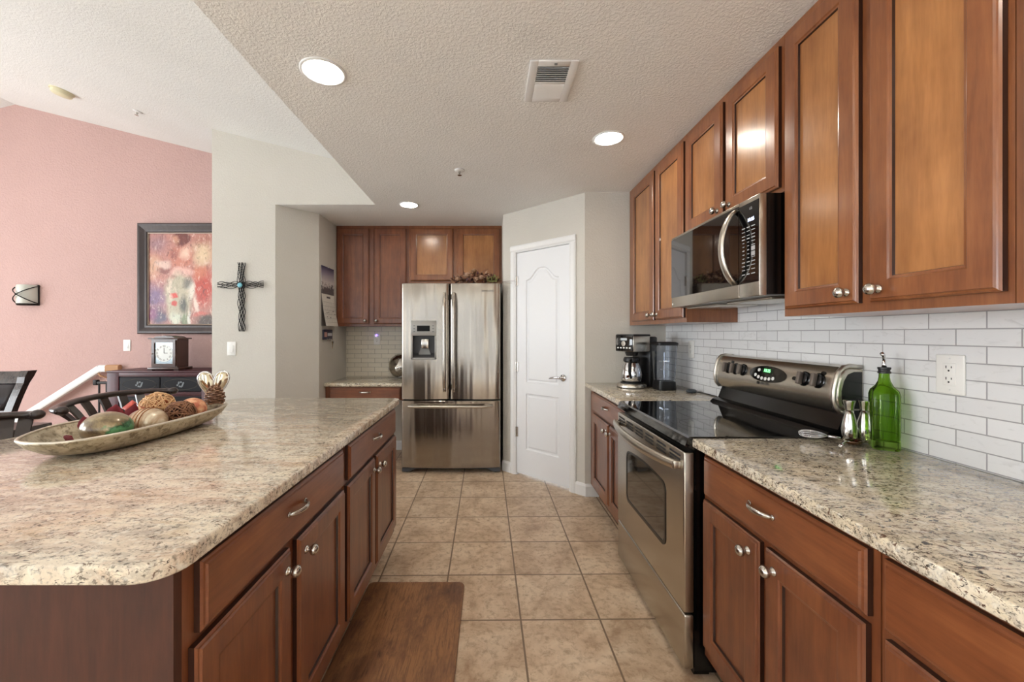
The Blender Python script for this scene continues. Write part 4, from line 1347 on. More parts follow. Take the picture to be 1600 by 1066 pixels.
for k, (dy, ang, ln) in enumerate(((-0.008, 10, 0.055), (0.004, -6, 0.062), (0.012, -18, 0.05))):
    g = G().lathe([(0.0, 0.0), (0.010, 0.0), (0.010, 0.0022), (0.0, 0.0022)], (0.002 * k - 0.002, 0, -0.012), 16, 'x')
    g.box(0.002 * k - 0.002, 0.002 * k, -0.0035, 0.0035, -0.012 - ln, -0.018)
    for q in range(3):
        g.box(0.002 * k - 0.002, 0.002 * k, 0.002, 0.006, -0.010 - ln + 0.009 * q, -0.006 - ln + 0.009 * q)
    o = g.build('key', (M_nickel, plain('brass_key', (172, 140, 80), 0.3, 1.0), M_darkgrey)[k], ky)
    o.location = (0, dy, -0.022)
    o.rotation_euler = (radians(ang), 0, 0)

# dried garland on the refrigerator
gl = thing('dried_garland', 'dried brown leaf and flower garland with a green sprig on top of the refrigerator', 'garland', (-0.15, 3.93, FTOP + 0.001))
random.seed(21)
def leaf(g, p, d, up, ln, wd, curl=0.3):
    d = Vector(d).normalized(); s = d.cross(Vector(up)).normalized(); u = s.cross(d)
    rows = []
    for k in range(6):
        t = k / 5
        w = wd * sin(pi * min(1.0, t * 0.94 + 0.05)) ** 0.8
        c = Vector(p) + d * ln * t + u * (curl * ln * t * t)
        rows.append([c - s * w + u * w * 0.35, c, c + s * w + u * w * 0.35])
    rv = [[g.bm.verts.new(q) for q in r] for r in rows]
    for a, b in zip(rv, rv[1:]):
        for i in range(2):
            g.bm.faces.new((a[i], a[i + 1], b[i + 1], b[i]))
def rand_dir(zlo=0.0):
    while True:
        v = Vector((random.uniform(-1, 1), random.uniform(-1, 1), random.uniform(zlo, 1)))
        if 0.2 < v.length < 1:
            return v.normalized()
M_gold = plain('dried_leaf_gold', (178, 142, 112), 0.5)
M_brn = plain('dried_leaf_brown', (96, 62, 46), 0.55)
M_pale = plain('dried_petal_pale', (206, 172, 146), 0.55)
M_sage = plain('dried_sprig_green', (150, 152, 92), 0.6)
M_plum = plain('dried_leaf_plum', (82, 46, 50), 0.55)
for mat, nm, cnt, xr_, lnr in ((M_brn, 'brown_leaf_cluster', 60, (-0.22, 0.22), (0.03, 0.06)), (M_plum, 'plum_leaf_cluster', 36, (-0.20, 0.20), (0.03, 0.05)), (M_gold, 'gold_leaf_cluster', 46, (-0.20, 0.18), (0.035, 0.065)), (M_sage, 'green_sprig', 40, (0.10, 0.23), (0.02, 0.04))):
    g = G()
    for k in range(cnt):
        x = random.uniform(*xr_)
        hh = 0.115 * (1 - (x / 0.27) ** 2) if nm != 'green_sprig' else 0.075
        p = (x, random.uniform(-0.06, 0.05), random.uniform(0.012, max(0.02, hh)))
        leaf(g, p, rand_dir(-0.1), rand_dir(0.2), random.uniform(*lnr), random.uniform(0.007, 0.014), random.uniform(-0.3, 0.5))
    o = g.build(nm, mat, gl, smooth=True)
    o['kind'] = 'stuff'
for (x, y, z, r) in ((-0.075, -0.06, 0.075, 0.050), (-0.165, -0.06, 0.045, 0.036), (0.06, -0.06, 0.055, 0.045), (-0.01, -0.03, 0.125, 0.042), (0.015, -0.07, 0.045, 0.034)):
    g = G()
    for ringn, (nr, el) in enumerate(((8, 0.25), (7, 0.7), (5, 1.1))):
        for k in range(nr):
            a = 2 * pi * k / nr + 0.4 * ringn
            leaf(g, (x, y, z - 0.01), (cos(a) * cos(el), sin(a) * cos(el) - 0.45, sin(el)), (0, -0.4, 1), r, r * 0.38, 0.25)
    g.sphere((x, y - 0.012, z + 0.004), r * 0.26, 10)
    g.build('dried_flower', M_pale if z < 0.09 else M_gold, gl, smooth=True)
def twig(pts, r=0.0022):
    G().tube(pts, [r * (1 - 0.6 * k / (len(pts) - 1)) for k in range(len(pts))], 6).build('twig', M_brn, gl, smooth=True)
twig([(-0.12, -0.04, 0.02), (-0.22, -0.08, 0.03), (-0.28, -0.09, 0.05), (-0.32, -0.10, 0.075), (-0.36, -0.10, 0.070)])
twig([(0.15, -0.04, 0.02), (0.25, -0.13, 0.012), (0.33, -0.20, 0.014), (0.375, -0.235, 0.010)])
twig([(0.16, -0.03, 0.03), (0.26, -0.14, 0.004), (0.345, -0.225, -0.008)])
twig([(-0.05, 0.0, 0.02), (0.02, -0.01, 0.09), (0.09, -0.02, 0.14), (0.13, -0.02, 0.155)])
twig([(0.05, 0.0, 0.02), (0.12, -0.02, 0.07), (0.19, -0.03, 0.115)])

# ================================================================== FLOOR MAT
M_mat = Mat('brown_woodgrain_mat', lin(104, 70, 46), 0.42)
mv = M_mat.coords((9, 0.9, 1))
n1 = M_mat.noise(mv, 2.6, 6, 0.65, 0.7)
n2 = M_mat.noise(M_mat.coords((30, 3, 1)), 3.0, 4, 0.7, 0.6)
wear = M_mat.noise(M_mat.coords((2.4, 1.1, 1)), 1.6, 6, 0.7, 0.4)
c = M_mat.ramp(n1, [(0.35, lin(96, 62, 42)), (0.6, lin(126, 86, 58)), (0.75, lin(142, 96, 64))])
c = M_mat.mix(M_mat.ramp(n2, [(0.52, 0.0), (0.60, 0.8)]), c, lin(82, 52, 37))
wr = M_mat.math('MULTIPLY', M_mat.ramp(wear, [(0.44, 0.0), (0.56, 1.0)]), M_mat.ramp(n2, [(0.40, 0.25), (0.55, 1.0)]))
c = M_mat.mix(M_mat.math('MULTIPLY', wr, 0.9), c, lin(168, 120, 78))
M_mat.base(c)
M_mat.bump(n2, 0.15, 0.002)
mp_ = arc(-0.165, 2.07, 0.03, 0, 90) + arc(-0.60, 2.07, 0.03, 90, 180) + arc(-0.60, 0.93, 0.03, 180, 270) + arc(-0.165, 0.93, 0.03, 270, 360)
tag(G().prism(mp_, 0.0005, 0.019, 0.007, 3).build('floor_mat', M_mat.m, None, auto=40), 'worn brown wood-look anti-fatigue mat in front of the island', 'mat')

# ================================================================== DOUGH BOWL ON THE ISLAND
IT = 0.9145
M_tray = Mat('weathered_silver_bowl', lin(190, 178, 154), 0.34, 0.55)
tn = M_tray.noise(M_tray.coords((7, 7, 14)), 3.4, 5, 0.65, 0.8)
tn2 = M_tray.noise(M_tray.coords(), 42, 4, 0.65)
c = M_tray.ramp(tn, [(0.35, lin(160, 144, 118)), (0.55, lin(196, 184, 160)), (0.75, lin(212, 202, 180))])
c = M_tray.mix(M_tray.ramp(tn2, [(0.53, 0.0), (0.62, 0.75)]), c, lin(112, 96, 74))
M_tray.base(c)
M_tray.bump(tn2, 0.15, 0.002)
ctrl = [(-1.485, 1.262), (-1.40, 1.205), (-1.29, 1.212), (-1.222, 1.32), (-1.192, 1.50), (-1.186, 1.66), (-1.200, 1.81), (-1.25, 1.91), (-1.325, 1.90), (-1.41, 1.80), (-1.50, 1.66), (-1.548, 1.54), (-1.558, 1.42)]
def spline(ctrl, m=5):
    out = []
    n = len(ctrl)
    for i in range(n):
        p0, p1, p2, p3 = (Vector((*ctrl[(i + k) % n], 0)) for k in (-1, 0, 1, 2))
        for j in range(m):
            t = j / m
            q = 0.5 * ((2 * p1) + (-p0 + p2) * t + (2 * p0 - 5 * p1 + 4 * p2 - p3) * t * t + (-p0 + 3 * p1 - 3 * p2 + p3) * t ** 3)
            out.append((q.x, q.y))
    return out
rim = spline(ctrl)
tcx, tcy = -1.368, 1.555
def scaled(f, z, d=0.0):
    return [(tcx + (x - tcx) * f, tcy + (y - tcy) * f, z + d * 0) for x, y in rim]
bowl = thing('dough_bowl', 'long weathered silver dough bowl of ornaments on the island', 'bowl', (tcx, tcy, IT))
def loc_ring(f, z):
    return [(x - tcx, y - tcy, zz) for x, y, zz in scaled(f, z)]
G().rings([loc_ring(0.45, 0.0), loc_ring(0.66, 0.001), loc_ring(0.83, 0.015), loc_ring(0.94, 0.040), loc_ring(0.985, 0.058), loc_ring(1.0, 0.065), loc_ring(0.992, 0.068), loc_ring(0.965, 0.063),
           loc_ring(0.91, 0.042), loc_ring(0.80, 0.018), loc_ring(0.62, 0.006), loc_ring(0.40, 0.005)]).build('shell', M_tray.m, bowl, smooth=True)
G().tube([(x, y, 0.0665) for x, y, _ in loc_ring(0.985, 0)], 0.0045, 8, True).build('rim', plain('pale_silver_rim', (222, 214, 198), 0.3, 0.5), bowl, smooth=True)

# ornaments
M_orn = Mat('mercury_green_ornament', lin(160, 140, 100), 0.3, 0.2, Coat_Weight=0.6)
on = M_orn.noise(M_orn.coords((1, 1, 1), (0, 0, 0), (2.2, 0.3, 0)), 8.5, 5, 0.65, 0.8)
og = M_orn.noise(M_orn.coords((1, 1, 1), (0, 0, 0), (7.2, 1.3, 4)), 26, 3, 0.6)
oc = M_orn.coords()
spx = M_orn.node('ShaderNodeSeparateXYZ'); M_orn.link(oc, spx.inputs[0])
c = M_orn.ramp(on, [(0.3, lin(84, 64, 44)), (0.5, lin(156, 136, 100)), (0.68, lin(222, 208, 178))])
gm = M_orn.math('ADD', M_orn.math('MULTIPLY', spx.outputs['X'], 7.0), M_orn.math('SUBTRACT', M_orn.math('MULTIPLY', og, 0.9), M_orn.math('MULTIPLY', spx.outputs['Z'], 5.0)))
c = M_orn.mix(M_orn.ramp(gm, [(0.40, 0.0), (0.54, 1.0)]), c, M_orn.mix(M_orn.ramp(og, [(0.45, 0.0), (0.62, 1.0)]), lin(14, 70, 38), lin(86, 146, 96)))
M_orn.base(c)
def ornament(name, label, cat, c, r, sc, mat, rot=None, group=None):
    t = thing(name, label, cat, (c[0], c[1], c[2] - r * sc[2]), 0, group)
    o = G().sphere((0, 0, r * sc[2]), r, 36, sc).build('shell', mat, t, smooth=True)
    return t, o
ornament('glass_ornament', 'mottled gold and green glass ornament, the largest one in the dough bowl', 'ornament', (-1.331, 1.40, 0.982), 0.0765, (1.0, 0.85, 0.74), M_orn.m)
M_beige = Mat('beige_swirl_ornament', lin(206, 184, 154), 0.3, 0.2, Coat_Weight=0.4)
bn = M_beige.noise(M_beige.coords((10, 3, 3), (0.3, 0.5, 0.4)), 3.2, 5, 0.6, 0.8)
M_beige.base(M_beige.ramp(bn, [(0.36, lin(150, 112, 84)), (0.5, lin(200, 172, 140)), (0.62, lin(234, 222, 200))]))
t, o = ornament('glass_ornament', 'cream and beige swirled ornament beside the green one', 'ornament', (-1.308, 1.537, 0.976), 0.0645, (1.0, 0.95, 0.78), M_beige.m)
g = G()
for k in (-1, 0, 1):
    n = 40
    g.tube([(0.012 * k + 0.004, 0.0645 * 0.95 * cos(2 * pi * j / n) * (1.0 - 0.02 * abs(k)) * 1.005, 0.0645 * 0.78 + 0.0645 * 0.78 * sin(2 * pi * j / n) * 1.005 * (1.0 - 0.02 * abs(k))) for j in range(n)], 0.0018, 6, True)
g.build('gold_bands', plain('copper_gold_band', (176, 124, 84), 0.3, 0.8), t, smooth=True)

def wire_ball(name, label, c, r, n, mat, wire, seed, jitter=0.06, squash=1.0, core=None):
    random.seed(seed)
    t = thing(name, label, 'decorative ball', (c[0], c[1], c[2] - r))
    if core is not None:
        G().sphere((0, 0, r), r * 0.72, 24).build('core', core, t, smooth=True)
    g = G()
    for k in range(n):
        ax = rand_dir(-1.0)
        u = ax.orthogonal().normalized(); v_ = ax.cross(u)
        f = random.uniform(0.90, 1.0)
        ph = random.uniform(0, 6.28)
        off = random.uniform(-0.35, 0.35) * r
        rr_ = math.sqrt(max(0.0, (r * f) ** 2 - off * off))
        m = 30
        g.tube([tuple(Vector((0, 0, r)) + ax * off + (u * cos(2 * pi * j / m) + v_ * sin(2 * pi * j / m)) * rr_ * (1 + jitter * sin(3 * 2 * pi * j / m + ph))) for j in range(m)], wire, 5, True)
    g.build('woven_strands', mat, t, smooth=True)
    return t
M_tan = plain('tan_wicker', (226, 184, 138), 0.6)
M_brownvine = plain('brown_vine', (142, 98, 70), 0.6)
wire_ball('woven_ball', 'loosely woven tan wicker ball, top one in the dough bowl', (-1.393, 1.687, 1.000), 0.062, 46, M_tan, 0.0019, 4, core=plain('orange_ball_core', (176, 92, 48), 0.8))
wire_ball('woven_ball', 'brown twig vine ball in front of the orange ball', (-1.272, 1.655, 0.978), 0.054, 46, M_brownvine, 0.0019, 9, core=plain('brown_ball_core', (70, 40, 28), 0.8))
M_orange = Mat('orange_textured_ball', lin(214, 140, 106), 0.5)
obn = M_orange.noise(M_orange.coords(), 34, 3, 0.6)
M_orange.base(M_orange.ramp(obn, [(0.42, lin(198, 112, 84)), (0.56, lin(228, 168, 128)), (0.7, lin(236, 196, 160))]))
M_orange.bump(obn, 0.5, 0.006)
ornament('potpourri_ball', 'rough orange ball between the brown vine ball and the pinecone', 'decorative ball', (-1.306, 1.766, 0.977), 0.054, (1.0, 1.0, 0.95), M_orange.m)
# pinecone
pc = thing('pinecone', 'brown open pinecone at the far end of the dough bowl', 'pinecone', (-1.278, 1.868, 0.984))
pc.scale = (0.86, 0.86, 0.86)
M_cone = Mat('pinecone_scale', lin(128, 92, 68), 0.5)
cn = M_cone.noise(M_cone.coords(), 60, 3, 0.6)
M_cone.base(M_cone.ramp(cn, [(0.35, lin(92, 60, 44)), (0.55, lin(142, 104, 78)), (0.72, lin(206, 176, 146))]))
g = G()
g.sphere((0, 0, 0.045), 0.034, 16, (1, 1, 1.25))
for k in range(58):
    h = k / 57
    a = k * 2.39996
    el = radians(-25 + 100 * h)
    rr_ = 0.036 * math.sin(pi * (0.25 + 0.68 * h)) ** 0.7
    p = Vector((rr_ * cos(a) * 0.80, rr_ * sin(a) * 0.80, 0.012 + 0.076 * h))
    d = Vector((cos(a) * cos(el), sin(a) * cos(el), sin(el)))
    s = Vector((-sin(a), cos(a), 0)); u = s.cross(d)
    w = 0.0165 * (1 - 0.45 * h)
    ln = 0.024 * (1 - 0.30 * h)
    B = [p - s * w * 0.5, p + s * w * 0.5, p + d * ln * 0.65 + s * w, p + d * ln * 0.92 + s * w * 0.55, p + d * ln, p + d * ln * 0.92 - s * w * 0.55, p + d * ln * 0.65 - s * w]
    th = u * 0.0030
    g.rings([[tuple(q - th) for q in B], [tuple(q + th) for q in B]])
g.build('scales', M_cone.m, pc)
# silver heart
hrt = thing('heart_sculpture', 'mirror-polished silver sculpture of two heart lobes behind the pinecone', 'sculpture', (-1.425, 2.075, IT), radians(30))
M_goldmirror = plain('warm_mirror_metal', (206, 194, 172), 0.08, 1.0)
def lobe_pts(n=36):
    out = []
    for k in range(n):
        a = 2 * pi * k / n
        z = 0.5 - 0.5 * cos(a)
        x = 0.038 * sin(a) * (0.28 + 0.72 * z) * 1.1
        out.append((x, z * 0.142))
    return out
for s_ in (-1, 1):
    m = at(0.004 * s_, 0, 0.062) @ Matrix.Rotation(s_ * radians(17), 4, 'Y')
    lp = lobe_pts()
    rs = []
    for y, f in ((-0.010, 0.75), (-0.007, 0.93), (0.0, 1.0), (0.007, 0.93), (0.010, 0.75)):
        rs.append([(x * f, y, 0.085 + (z - 0.085) * f) for x, z in lp])
    lo = G().rings(rs).build('lobe', M_goldmirror, hrt, auto=40)
    lo.matrix_local = m
    G().tube([(x * 1.02, 0.0, 0.085 + (z - 0.085) * 1.02) for x, z in lp], 0.0050, 8, True).build('lobe_edge', M_chrome, lo, smooth=True)
G().lathe([(0.0, 0.0), (0.036, 0.0), (0.034, 0.008), (0.012, 0.016), (0.010, 0.066), (0.0, 0.070)], (0, 0, 0), 28).build('base', M_chrome, hrt, smooth=True)
# red fabric leaves
M_red = plain('dark_red_velvet', (118, 24, 34), 0.75)
M_rib = plain('coral_red_ribbon', (196, 78, 62), 0.45)
for lab, p, d, ln, wd in (('dark red fabric leaf upright behind the green ornament', (-1.40, 1.505, 0.962), (0.05, 0.05, 0.7), 0.085, 0.034),
                          ('dark red fabric leaf against the far rim beyond the green ornament', (-1.44, 1.45, 0.950), (-0.15, 0.02, 0.45), 0.065, 0.024),
                          ('dark red fabric leaf lying flat at the empty end of the dough bowl', (-1.385, 1.335, 0.940), (0.30, -0.20, 0.30), 0.075, 0.026),
                          ('dark red fabric leaf leaning between the green and cream ornaments', (-1.418, 1.58, 0.965), (0.10, 0.15, 0.45), 0.070, 0.024)):
    t = thing('fabric_leaf', lab, 'fabric leaf', p, 0, 'red fabric leaves in the dough bowl')
    g = G()
    leaf(g, (0, 0, 0), d, (0.35, -1, 0.25), ln, wd, 0.18)
    o = g.build('blade', M_red, t, smooth=True)
    sm = o.modifiers.new('thick', 'SOLIDIFY'); sm.thickness = 0.0012
rb = thing('ribbon', 'coral red ribbon trailing between the ornaments in the dough bowl', 'ribbon', (-1.372, 1.580, 0.992))
g = G()
rs = []
for k in range(22):
    t = k / 21
    x = -0.02 + 0.045 * t + 0.01 * sin(9 * t)
    y = -0.05 + 0.080 * t
    z = 0.028 + 0.030 * sin(5.0 * t) * (1 - 0.4 * t)
    rs.append([(x - 0.012, y + 0.006, z + 0.007), (x + 0.012, y - 0.006, z), (x + 0.012, y - 0.006, z - 0.0012), (x - 0.012, y + 0.006, z + 0.0058)])
g.rings(rs)
g.build('band', M_rib, rb, smooth=True)

# ================================================================== BAR STOOLS AND DINING FURNITURE
M_dark = make_wood('dark_espresso_wood', (34, 25, 22), (50, 38, 34), (66, 52, 47), rough=0.3)
def stool(label, loc, rotz=0.0):
    """horseshoe back open towards +x"""
    t = thing('bar_stool', label, 'bar stool', loc, rotz, 'slat-backed stools at the island')
    RX, RY = 0.13, 0.360
    def rail_pt(a, dz=0.0, f=1.0):
        return (-0.15 - RX * cos(a) * f, RY * sin(a) * f, 0.918 + 0.022 * max(0.0, cos(a)) ** 2 + dz)
    A = radians(94)
    pts = [rail_pt(-A + 2 * A * k / 36) for k in range(37)]
    rad = [0.021 + (0.006 if k in (0, 36) else 0.004 if k in (1, 35) else 0) for k in range(37)]
    g = G().tube(pts, rad, 12, flat=(0.80, 1.15))
    for e in (pts[0], pts[-1]):
        g.sphere(e, 0.028, 14, (1, 1, 0.85))
    g.build('back_rail', M_dark, t, smooth=True)
    for k in range(9):
        a = radians(-76 + 19 * k)
        p1 = Vector(rail_pt(a, -0.008)); p0 = Vector((-0.04 - 0.165 * cos(a), 0.225 * sin(a), 0.655))
        tang = Vector((RX * sin(a), RY * cos(a), 0)).normalized()
        nrm = tang.cross((p1 - p0).normalized())
        g = G()
        rs = []
        for q in range(6):
            f = q / 5
            c = p0.lerp(p1, f) + nrm * (0.020 * sin(pi * f))
            w = 0.021 + 0.004 * f
            rs.append([tuple(c + tang * sx * w + nrm * sn * 0.006) for sx, sn in ((-1, -1), (1, -1), (1, 1), (-1, 1))])
        g.rings(rs).build('slat', M_dark, t)
    n = 40
    G().lathe([(0.0, 0.615), (0.225, 0.615), (0.240, 0.625), (0.240, 0.645), (0.230, 0.655), (0.0, 0.655)], (0, 0, 0), n, scale=(0.95, 1.02)).build('seat', M_dark, t, auto=40)
    G().lathe([(0.0, 0.655), (0.20, 0.655), (0.212, 0.668), (0.195, 0.688), (0.12, 0.698), (0.0, 0.70)], (0.01, 0, 0), n, scale=(0.93, 1.0)).build('cushion', plain('black_leather', (34, 30, 32), 0.3), t, smooth=True)
    for sx in (-1, 1):
        for sy in (-1, 1):
            G().tube([(0.14 * sx, 0.15 * sy, 0.616), (0.185 * sx, 0.20 * sy, 0.0)], [0.021, 0.016], 10).build('leg', M_dark, t, smooth=True)
    G().tube([(0.165 * cos(2 * pi * k / 32) * 1.27, 0.18 * sin(2 * pi * k / 32) * 1.27, 0.20) for k in range(32)], 0.010, 8, True).build('footrest_ring', M_dark, t, smooth=True)
    return t
stool('dark slat-backed bar stool behind the middle of the dough bowl', (-2.035, 2.405, 0))
stool('dark slat-backed bar stool nearest the photo left edge, only its rail end showing', (-2.055, 1.595, 0))

tb = thing('dining_table', 'dark dining table whose corner shows beyond the island', 'table', (-3.42, 1.80, 0))
G().box(-0.65, 0.65, -0.75, 0.75, 0.705, 0.75, 0.006).build('tabletop', M_dark, tb, auto=40)
G().box(-0.56, 0.56, -0.66, 0.66, 0.61, 0.7045).build('apron', M_dark, tb)
for sx in (-1, 1):
    for sy in (-1, 1):
        G().box(0.52 * sx - 0.04, 0.52 * sx + 0.04, 0.62 * sy - 0.04, 0.62 * sy + 0.04, 0.0, 0.7045, 0.006).build('leg', M_dark, tb, auto=40)

# leather-backed dining chair at the far end of the table, facing the table
lc = thing('dining_chair', 'dark wooden dining chair with padded leather back beyond the table', 'chair', (-3.90, 2.83, 0), radians(6))
M_leather = Mat('dark_buttoned_leather', lin(52, 46, 50), 0.24)
ln_ = M_leather.noise(M_leather.coords(), 26, 4, 0.6)
M_leather.bump(ln_, 0.3, 0.004)
M_frame = make_wood('dark_polished_frame', (40, 30, 28), (58, 46, 43), (76, 62, 58), rough=0.22, coat=0.6)
def back_y(z):
    u = (z - 0.46) / 0.56
    return 0.20 + 0.05 * u + 0.075 * u * u
def half_w(z):
    return 0.225 + 0.075 * max(0.0, (z - 0.46) / 0.56) ** 1.3
for s in (-1, 1):
    g = G()
    rs = []
    for k in range(13):
        z = 0.455 + 0.565 * k / 12
        y = back_y(z); x = s * half_w(z)
        d = 0.030 + (0.014 if k >= 11 else 0)
        rs.append([(x - 0.026, y - d, z), (x + 0.026, y - d, z), (x + 0.026, y + d * 0.6, z), (x - 0.026, y + d * 0.6, z)])
    g.rings(rs).build('back_post', M_frame, lc)
    G().tube([(s * 0.225, back_y(0.46), 0.462), (s * 0.225, 0.215, 0.22), (s * 0.235, 0.26, 0.0)], [0.026, 0.023, 0.018], 10).build('leg', M_frame, lc, smooth=True)
    G().tube([(s * 0.225, -0.21, 0.43), (s * 0.23, -0.225, 0.0)], [0.026, 0.018], 10).build('leg', M_frame, lc, smooth=True)
def rail_piece(z0, z1, name, mat, d0, d1, shrink):
    g = G()
    rs = []
    n = 5
    for k in range(n + 1):
        z = z0 + (z1 - z0) * k / n
        w = half_w(z) - shrink
        rs.append([(-w, back_y(z) - d0, z), (w, back_y(z) - d0, z), (w, back_y(z) + d1, z), (-w, back_y(z) + d1, z)])
    return g.rings(rs).build(name, mat, lc)
rail_piece(0.925, 1.015, 'top_rail', M_frame, 0.028, 0.018, 0.020)
rail_piece(0.660, 0.720, 'lower_rail', M_frame, 0.024, 0.016, 0.020)
g = G()
rs = []
for z, ins, dd_ in ((0.722, 0.03, 0.010), (0.728, 0.012, 0.032), (0.76, 0.004, 0.040), (0.82, 0.002, 0.044), (0.885, 0.004, 0.040), (0.915, 0.012, 0.032), (0.923, 0.03, 0.010)):
    w = half_w(z) - 0.026 - ins
    y = back_y(z)
    rs.append([(-w, y - dd_ * 0.6, z), (-w * 0.9, y - dd_, z), (0, y - dd_ * 1.1, z), (w * 0.9, y - dd_, z), (w, y - dd_ * 0.6, z), (w, y + 0.012, z), (-w, y + 0.012, z)])
g.rings(rs).build('leather_pad', M_leather.m, lc, smooth=True)
G().box(-0.25, 0.25, -0.25, 0.23, 0.40, 0.455, 0.012).build('seat_frame', M_frame, lc, auto=40)
G().box(-0.235, 0.235, -0.24, 0.19, 0.4555, 0.50, 0.02).build('seat', M_leather.m, lc, auto=40)

# ================================================================== CHEST, CLOCK, PAINTING, SCONCE
M_maroon = make_wood('maroon_lacquer', (48, 16, 24), (70, 26, 36), (88, 38, 46), rough=0.5, coat=0.1, axis='x')
M_lacq = plain('black_lacquer', (20, 20, 26), 0.5, Specular_IOR_Level=0.25)
M_goldline = plain('faded_gold_line', (92, 88, 80), 0.5)
M_goldmark = plain('painted_pale_motif', (132, 140, 146), 0.5)
ch = thing('lacquer_chest', 'maroon lacquered chest with two painted black drawers against the salmon wall', 'chest', (-3.235, 3.96, 0))
CHW = 0.52
G().box(-CHW, CHW, 0.0, 0.385, 0.06, 0.926).build('body', M_maroon, ch)
G().box(-CHW - 0.012, CHW + 0.012, -0.012, 0.388, 0.926, 0.944, 0.005).build('top', M_maroon, ch, auto=40)
for s in (-1, 1):
    for yy in (0.05, 0.335):
        G().box(s * (CHW - 0.05) - 0.035, s * (CHW - 0.05) + 0.035, yy - 0.035, yy + 0.035, 0.0, 0.06).build('foot', M_maroon, ch)
for s in (-1, 1):
    x0, x1 = (-0.400, -0.003) if s < 0 else (0.003, 0.400)
    o = G().nested(x1 - x0, 0.142, [(0.0, -0.001), (0.0, -0.010), (0.006, -0.014)], x0, 0.742).build('drawer', M_lacq, ch)
    xc_ = (x0 + x1) / 2
    G().tube([(xc_ + 0.165 * cos(2 * pi * k / 48), -0.0142, 0.813 + 0.052 * sin(2 * pi * k / 48)) for k in range(48)], 0.0016, 4, True).build('oval_line', M_goldline, o)
    g = G()
    for k in range(9):
        a = 2 * pi * k / 9
        g.lathe([(0.0, 0.0), (0.009, 0.0), (0.009, 0.0012), (0.0, 0.0012)], (xc_ + 0.034 * cos(a) * (1 if k % 2 else 0.6), -0.0138, 0.813 + 0.022 * sin(a)), 8, '-y')
    g.build('painted_motif', M_goldmark, o)
    o = G().nested(x1 - x0, 0.56, [(0.0, -0.001), (0.0, -0.010), (0.006, -0.014)], x0, 0.13).build('door', M_lacq, ch)
    G().tube([(xc_ + 0.165 * cos(2 * pi * k / 48), -0.0142, 0.41 + 0.24 * sin(2 * pi * k / 48)) for k in range(48)], 0.0016, 4, True).build('oval_line', M_goldline, o)
for (a, b, c_, d) in ((-CHW, -0.405, 0.06, 0.926), (0.405, CHW, 0.06, 0.926), (-0.405, 0.405, 0.889, 0.926), (-0.405, 0.405, 0.700, 0.737)):
    G().box(a, b, -0.016, 0.0, c_, d, 0.004).build('rail', M_maroon, ch, auto=40)

M_clockwood = make_wood('clock_walnut', (50, 30, 24), (70, 44, 36), (88, 58, 48), rough=0.3)
M_face = plain('clock_dial_white', (226, 228, 224), 0.4)
M_silverplate = plain('clock_silver_plate', (150, 160, 164), 0.25, 0.7)
ck = thing('mantel_clock', 'dark wooden mantel clock with white round dial on the lacquer chest', 'clock', (-3.252, 4.095, 0.9445))
cw = 0.128
G().box(-cw, cw, -0.075, 0.075, 0.028, 0.310).build('case', M_clockwood, ck)
G().box(-cw - 0.028, cw + 0.028, -0.098, 0.098, 0.008, 0.028, 0.006).build('plinth', M_clockwood, ck, auto=40)
for s in (-1, 1):
    for yy in (-0.075, 0.075):
        G().box(s * (cw + 0.004) - 0.024, s * (cw + 0.004) + 0.024, yy - 0.02, yy + 0.02, 0.0, 0.008).build('foot', M_clockwood, ck)
G().box(-cw - 0.024, cw + 0.024, -0.094, 0.094, 0.310, 0.322, 0.004).build('cornice', M_clockwood, ck, auto=40)
G().extrude([(-cw + 0.02, 0.322), (cw - 0.02, 0.322), (cw - 0.05, 0.338), (0.03, 0.340), (0.0, 0.346), (-0.03, 0.340), (-cw + 0.05, 0.338)], 'y', -0.08, 0.08).build('pediment', M_clockwood, ck)
cd = G()
cd.box(-cw + 0.010, cw - 0.010, -0.090, -0.0755, 0.040, 0.066).box(-cw + 0.010, cw - 0.010, -0.090, -0.0755, 0.276, 0.302)
cd.box(-cw + 0.010, -cw + 0.036, -0.090, -0.0755, 0.066, 0.276).box(cw - 0.036, cw - 0.010, -0.090, -0.0755, 0.066, 0.276)
cdo = cd.build('door', M_clockwood, ck)
G().lathe([(0.0, 0.0), (0.005, 0.0), (0.004, 0.008), (0.0, 0.010)], (-cw + 0.022, -0.090, 0.165), 12, '-y').build('knob', plain('old_brass', (150, 120, 70), 0.3, 1.0), cdo, smooth=True)
dial = G().box(-cw + 0.036, cw - 0.036, -0.0785, -0.0755, 0.066, 0.276).build('dial_plate', M_silverplate, ck)
G().lathe([(0.0, 0.0), (0.087, 0.0), (0.087, 0.0015), (0.0, 0.0015)], (0, -0.0785, 0.171), 40, '-y').build('dial', M_face, ck)
for i, num in enumerate(('XII', 'I', 'II', 'III', 'IIII', 'V', 'VI', 'VII', 'VIII', 'IX', 'X', 'XI')):
    a = radians(90 - 30 * i)
    lettering(num, 0.024, 0.0003, M_ink, ck, at(0.068 * cos(a), -0.0803, 0.171 + 0.068 * sin(a)) @ FACE_NY @ Matrix.Rotation(a - pi / 2, 4, 'Z'), 'numeral')
g = G().box(-0.002, 0.002, -0.0815, -0.0808, 0.171, 0.225)
g.build('minute_hand', M_iron, ck)
G().box(0.0, 0.036, -0.0825, -0.0818, 0.169, 0.173).build('hour_hand', M_iron, ck)

